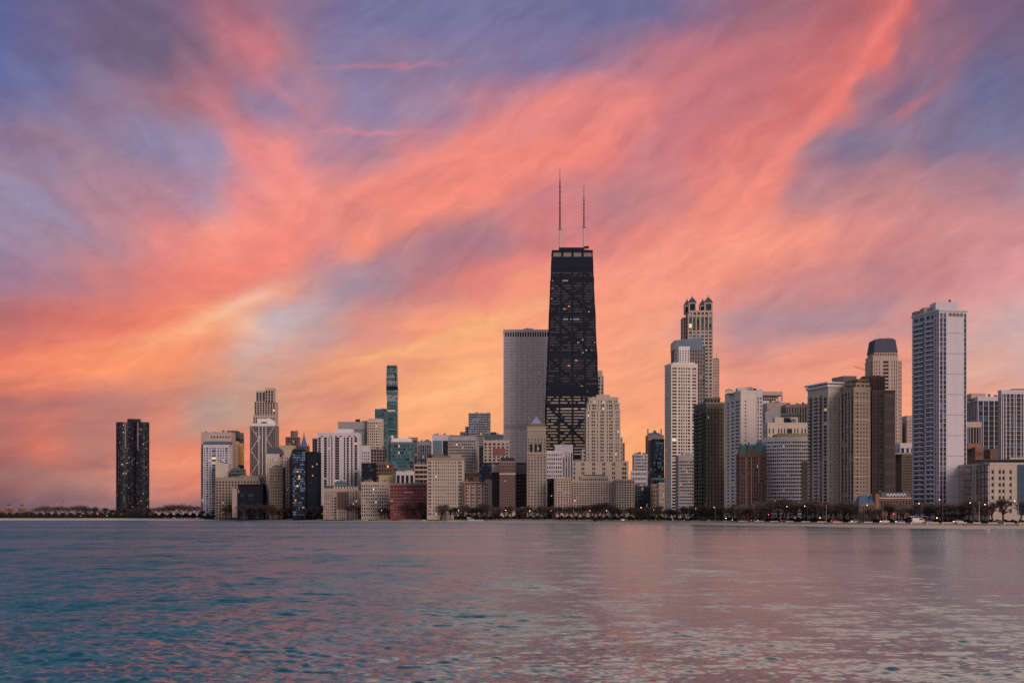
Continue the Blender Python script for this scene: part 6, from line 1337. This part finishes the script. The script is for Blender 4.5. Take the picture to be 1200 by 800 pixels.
# ---------------------------------------------------------------- vehicles
head = glow('headlight_glow', (1.0,.70,.42), 4); tail = glow('taillight_glow', (1.0,.14,.05), 3.5)
CB = {}
def car(px, ex, lb, col, lights='h', van=False, face=1, group='cars on the lake drive'):
    d = drow(px, ex); c = empty('parked_car' if lights == '' else 'car', (X(px, d), d, GZ+.03), 0 if face > 0 else math.pi, lb, 'van' if van else 'car', group)
    key = (van, tuple(col))
    if key not in CB:
        body, win, wh, rim = MB(), MB(), MB(), MB()
        L_, W_ = (4.6, 1.8) if not van else (6.2, 2.1)
        pr = [(-L_/2,.35),(-L_/2,.85),(-L_/2+.25,1.0),(-L_*.30,1.02),(-L_*.18,1.45),(L_*.12,1.47),(L_*.27,1.0),(L_/2-.15,.88),(L_/2,.62),(L_/2,.35)] if not van else [(-L_/2,.4),(-L_/2,2.3),(-L_/2+.2,2.45),(L_*.26,2.45),(L_*.36,1.35),(L_/2-.1,1.15),(L_/2,.8),(L_/2,.4)]
        body.poly([(x, -W_/2, z) for x, z in reversed(pr)][::-1]); body.poly([(x, W_/2, z) for x, z in reversed(pr)])
        for (xa, za), (xb, zb_) in zip(pr, pr[1:]+pr[:1]): body.quad((xa, -W_/2, za), (xa, W_/2, za), (xb, W_/2, zb_), (xb, -W_/2, zb_))
        if not van: wp = [(-L_*.27,1.04),(-L_*.17,1.38),(L_*.11,1.40),(L_*.23,1.04)]
        else: wp = [(L_*.05,1.4),(L_*.05,2.2),(L_*.25,2.2),(L_*.33,1.4)]
        for sgn in (-1, 1): win.poly([(x, sgn*(W_/2+.01), z) for x, z in (wp if sgn > 0 else wp[::-1])])
        wf = [(wp[2][0]+.04, wp[2][1]), (wp[3][0]+.05, wp[3][1])]; win.quad((wf[1][0], -W_/2+.1, wf[1][1]), (wf[1][0], W_/2-.1, wf[1][1]), (wf[0][0]+.03, W_/2-.15, wf[0][1]), (wf[0][0]+.03, -W_/2+.15, wf[0][1]))
        for k in range(12):
            a0, a1 = k*math.pi/6, (k+1)*math.pi/6; r = .34
            wh.quad((r*math.cos(a0), -.12, r*math.sin(a0)), (r*math.cos(a1), -.12, r*math.sin(a1)), (r*math.cos(a1), .12, r*math.sin(a1)), (r*math.cos(a0), .12, r*math.sin(a0)))
        for s_ in (-.12, .12): wh.poly([(.34*math.cos(k*math.pi/6), s_, .34*math.sin(k*math.pi/6)) for k in range(12)])
        lg = MB(); lg.box(-.05, .05, -.2, .2, -.1, .12)
        pm = mat('paint', col, .35, .05, .5, streak=0, spec=.6)
        CB[key] = (body.mesh('body', [pm]), win.mesh('window', [G['dark']]), wh.mesh('wheel', [M['rubber']]), L_, W_)
    bo, wi, whm, L_, W_ = CB[key]
    link('body', bo, c); link('window', wi, c)
    for sx in (-.31, .31):
        for sy in (-1, 1): link('wheel', whm, c, (L_*sx, sy*(W_/2-.1), .34))
    if lights:
        for sy in (-1, 1):
            q = MB(); x = L_/2+.02 if lights == 'h' else -L_/2-.02; q.box(x-.05, x+.05, sy*.62-.16, sy*.62+.16, .62, .84)
            q.box(x-.05, x+.0, sy*(W_/2+.0)-.06, sy*(W_/2+.0)+.06, .62, .84)
            q.build('headlight' if lights == 'h' else 'taillight', head if lights == 'h' else tail, c)
PC = [(.03,.03,.035),(.35,.35,.37),(.55,.55,.56),(.12,.02,.02),(.05,.07,.13),(.16,.15,.14)]
zones = [(190, 236, 9, 'small car with its lights on, on the drive left of the main cluster'), (238, 330, 20, 'small car with its lights on, in the traffic before the left cluster'), (770, 905, 8, 'car with its lights on, on the drive in front of the olive and white towers')]
for a, c, n, lb in zones:
    for i in range(n):
        px = a+(c-a)*(i+random.uniform(.1,.9))/n; lt = random.choice('ht'); d_ = drow(px, 64)
        q_ = random.choice(PC); f_ = 1 if lt == 't' else -1
        car(px, random.choice([63.5, 66.5, 71, 74]), lb, q_, lt, False, f_, lb.replace('small car with its lights on, ', 'cars ').replace('car with its lights on, ', 'cars '))
for px, lb, col, lt, vn, fc in ((1076,'white van parked by the canopy of the tall balcony tower',(.6,.58,.56),'',True,1),(1088,'dark car with its tail lights on, beside the white van',(.04,.04,.05),'t',False,1),(1037,'pale car passing before the brick mansion',(.5,.5,.52),'h',False,-1),(1055,'dark blue car with its lights on before the brick mansion',(.05,.07,.13),'h',False,-1),
        (979,'red car before the black balcony tower',(.3,.03,.02),'t',False,1),(1003,'grey car below the beige condominium',(.2,.2,.21),'h',False,-1),(920,'dark car before the curved white building',(.03,.03,.035),'t',False,1),(1123,'silver car before the low stone apartments',(.45,.45,.47),'h',False,-1),
        (1172,'dark car under the tallest bare tree near the right edge',(.03,.03,.04),'',False,1),(551,'white van parked at the water side of the drive, left of the blue boat',(.6,.6,.62),'',True,1)):
    car(px, 64 if px != 551 else 56, lb, col, lt, vn, fc, None)

# shop pavilion with red awning by the tall balcony tower
d = drow(1076, 84); b = B('pavilion', 'low dark pavilion with a red awning at the foot of the tall balcony tower', 'pavilion', front(1067, 1085, d, 8), d)
b.solidz('wall', 'black_brick', b.fp, 0, 3.4); b.solidz('roof', 'white', off(b.fp, .5), 3.4, 3.8)
q = MB(); Wp = b.loc(b.fp)[1][0]; q.quad((0, -.1, 3.2), (Wp*.6, -.1, 3.2), (Wp*.6, -1.4, 2.6), (0, -1.4, 2.6)); q.quad((0, -1.4, 2.35), (Wp*.6, -1.4, 2.35), (Wp*.6, -1.4, 2.6), (0, -1.4, 2.6)); q.build('awning', M['red_brick'], b.r)
q = MB(); 
for i in range(4): q.box(Wp*(.08+.24*i), Wp*(.22+.24*i), -.05, .05, .9, 2.3)
q.build('window', G['litdim'], b.r)

# covered boats and kayaks stored on the sand
def boat(px, ex, L_, lb, m_):
    d = drow(px, ex); o = empty('covered_boat', (X(px, d), d, 1.0), .1, lb, 'boat'); hull, cov = MB(), MB(); n_ = 10
    def sec(t): w_ = .95*math.sin(math.pi*min(1, .25+t*.75))**.7 if t > 0 else .7; return w_
    for k in range(n_):
        t0, t1 = k/n_, (k+1)/n_; x0, x1 = -L_/2+L_*t0, -L_/2+L_*t1; w0, w1 = sec(t0), (sec(t1) if k < n_-1 else .05)
        for s_ in (-1, 1): hull.quad((x0, s_*w0*.4, .15), (x1, s_*w1*.4, .15+.2*(t1**3)), (x1, s_*w1, 1.0+.25*t1**2), (x0, s_*w0, 1.0+.25*t0**2))
        h0, h1 = .55*math.sin(math.pi*(t0*.8+.15)), .55*math.sin(math.pi*(t1*.8+.15))
        for s_ in (-1, 1): cov.quad((x0, s_*w0, 1.0+.25*t0**2), (x1, s_*w1, 1.0+.25*t1**2), (x1, 0, 1.1+.25*t1**2+h1), (x0, 0, 1.1+.25*t0**2+h0))
    hull.poly([(-L_/2, -.3, .15), (-L_/2, .3, .15), (-L_/2, .7, 1.0), (-L_/2, -.7, 1.0)])
    hull.build('hull', M['white'], o); cov.build('cover', m_, o)
boat(561, 38, 9, 'pale boat hull under a blue tarpaulin on the beach before the red-striped block', M['blue_tarp'])
boat(552.5, 36, 7, 'low white covered boat on the beach, left of the one with the blue tarpaulin', M['steel_white'])
d = drow(540, 34); q = MB(); 
for k in range(3): q.box(-14, 14, k*1.2, k*1.2+.8, .25+.25*k, .6+.25*k)
tag(q.build('jetty', M['concrete'], None, (X(541, d), d, .6)), 'low pale concrete jetty steps on the beach left of the covered boats', 'jetty')
# lifeguard chair and dark craft near px 430 / 700
for px, ex, lb in ((428, 30, 'small dark rowing boat drawn up on the beach before the plain cream block'), (498, 34, 'dark rowing boat drawn up on the beach by the beige corner block')): boat(px, ex, 6, lb, M['black_steel'])
d = drow(702, 44); b = B('beach_kiosk', 'low dark kiosk on the beach before the right wing of the long limestone hotel', 'kiosk', front(696, 708, d, 6), d)
b.solidz('wall', 'black_brick', b.fp, -.8, 1.6); b.solidz('roof', 'roof_dark', off(b.fp, .5), 1.6, 1.9)
d = drow(732, 44)
b = B('beach_kiosk', 'pale kiosk with a lit opening on the beach, right of the low dark kiosk', 'kiosk', front(727, 735, d, 6), d)
b.solidz('wall', 'beige', b.fp, -.8, 1.9); b.solidz('roof', 'roof_dark', off(b.fp, .5), 1.9, 2.3); q = MB(); q.box(1, 3, -.06, .1, .4, 1.4); q.build('lit_opening', G['lit'], b.r)

# small signs and signal lights along the drive
def signal(px, py, col, lb, ex=78):
    d = drow(px, ex); h = Z(py, d)-GZ; t = empty('traffic_signal', (X(px, d), d, GZ), 0, lb, 'traffic light')
    q = MB(); q.tube((0, .2, 0), (0, .2, h+.3), .08, .07, 5); q.build('pole', M['iron'], t)
    q = MB(); q.box(-.2, .2, -.1, .15, h-.5, h+.5); q.build('housing', M['rubber'], t)
    q = MB(); q.tube((0, -.1, h), (0, -.2, h), .16, .16, 8, cap=True); q.build('lens', glow('signal_glow', col, 14), t)
for px, py, col, lb in ((1047.5,602,(1,.05,.03),'red traffic light before the brick mansion'),(1098,606.5,(1,.75,.2),'yellow lit box at the foot of the tall balcony tower'),(961,606.5,(1,.45,.05),'amber light before the black balcony tower'),(900.5,602.5,(1,.05,.05),'red light left of the curved white building'),
                        (237.5,603,(1,.1,.05),'red traffic light at the left foot of the pale slab'),(231,603.2,(.1,1,.5),'green traffic light left of the pale slab'),(850.5,606.8,(.8,.9,.1),'yellow-green light at the foot of the white slab'),(125.5,603.5,(.1,1,.4),'tiny green light left of the three-lobed dark tower')):
    signal(px, py, col, lb, 78 if px > 236 else 300)

# ---------------------------------------------------------------- people on the beach and promenade
skin = mat('skin', (.35,.2,.14), .6, .05, 1, streak=0)
CL = {'black': mat('cloth_black', (.012,.012,.016), .9), 'navy': mat('cloth_navy', (.02,.03,.06), .9), 'grey': mat('cloth_grey', (.12,.12,.13), .9), 'red': mat('cloth_red', (.2,.03,.03), .9), 'hair': mat('hair', (.02,.012,.01), .8)}
PV = {}
def person_mesh(stride, arm, top, bottom):
    key = (stride, arm, top, bottom)
    if key in PV: return PV[key]
    s_ = stride
    pts = [((0,0,.95),.14,None),((0,0,1.15),.13,0),((0,0,1.38),.15,1),((0,0,1.50),.06,2),((0,.01,1.60),.09,3),((0,0,1.72),.085,4),
      ((.09,0,.90),.10,0),((.10,-s_*.20,.50),.07,6),((.10,-s_*.30+.06*s_,.08),.045,7),((.10,-s_*.30-.12,.04),.04,8),
      ((-.09,0,.90),.10,0),((-.10,s_*.14,.50),.07,10),((-.10,s_*.36,.09),.045,11),((-.10,s_*.36-.12,.05),.04,12),
      ((.20,0,1.42),.07,2),((.26,s_*.10,1.15),.05,14),((.27,-s_*.02-arm*.2,.90+arm*.15),.035,15),((.27,-s_*.05-arm*.24,.82+arm*.17),.03,16),
      ((-.20,0,1.42),.07,2),((-.26,-s_*.12,1.15),.05,18),((-.27,-s_*.20,.90),.035,19),((-.27,-s_*.24,.82),.03,20)]
    me = bpy.data.meshes.new('person'); me.from_pydata([p[0] for p in pts], [(i, p[2]) for i, p in enumerate(pts) if p[2] is not None], [])
    o = bpy.data.objects.new('person_tmp', me); COL.objects.link(o); md = o.modifiers.new('s', 'SKIN'); md.use_smooth_shade = True
    for i, p in enumerate(pts): me.skin_vertices[0].data[i].radius = (p[1], p[1]*.8); me.skin_vertices[0].data[i].use_root = (i == 0)
    o.modifiers.new('u', 'SUBSURF').levels = 1
    dg = bpy.context.evaluated_depsgraph_get(); dg.update(); me2 = bpy.data.meshes.new_from_object(o.evaluated_get(dg)); bpy.data.objects.remove(o)
    me2.materials.clear()
    for k in (skin, CL[top], CL[bottom], CL['hair']): me2.materials.append(k)
    for p in me2.polygons:
        c = p.center; p.material_index = 3 if (c.z > 1.72 or (c.z > 1.6 and c.y > .04)) else 0 if (c.z > 1.49 or (abs(c.x) > .2 and c.z < .9)) else (1 if c.z > .93 else 2)
    PV[key] = me2; return me2
def person(px, z, ex, lb, rz=0, st=1, arm=0, top='black', bottom='black'):
    d = drow(px, ex); o = link('person', person_mesh(st, arm, top, bottom), None, (X(px, d), d, z)); o.rotation_euler = (0, 0, rz); tag(o, lb, 'person'); o.scale = (1.05,)*3
BZ = lambda ex: .35+ (ex-2.5)*.4/15.5 if ex < 18 else .75+(ex-18)*.8/32
for px, ex, lb, rz, st, top in ((967,24,'person walking on the beach, left one of the pair below the zigzag balconies',.3,1,'black'),(970.6,24.6,'person walking on the beach, right one of the pair below the zigzag balconies',.3,.7,'navy'),
    (1129.3,14,'person in black by the water, left one of the pair below the stone apartments',3,.3,'black'),(1132.6,14.3,'person in grey by the water, right one of the pair below the stone apartments',3,.5,'grey'),
    (857.8,26,'leftmost person of the small group on the beach under the white slab',1.4,1,'black'),(860.2,25,'middle person of the small group on the beach under the white slab',1.5,.6,'grey'),(863.2,27,'rightmost person of the small group on the beach under the white slab',-1.5,1,'black'),
    (878,47,'person standing at the parapet below the brown brick building',0,.4,'black'),(851.3,47,'person at the top of the beach below the left edge of the white slab',0,.8,'navy')):
    person(px, BZ(ex), ex, lb, rz, st, 0, top)
for px, lb, st, top in ((787.5,'person strolling on the promenade below the white apartment tower',1,'black'),(797,'person in red jacket on the promenade below the mottled grey block',.8,'red'),(829.5,'person on the promenade below the olive tower',1,'black'),(1007.5,'person on the promenade below the beige condominium',.7,'black'),
    (1064.5,'person in dark coat on the promenade left of the pavilion with the red awning',1,'black'),(937.5,'person on the promenade below the curved white building',.9,'navy'),(773,'person on the promenade left of the white apartment tower',1,'navy')):
    person(px, GZ, 52, lb, random.choice([1.5, -1.5]), st, 0, top)
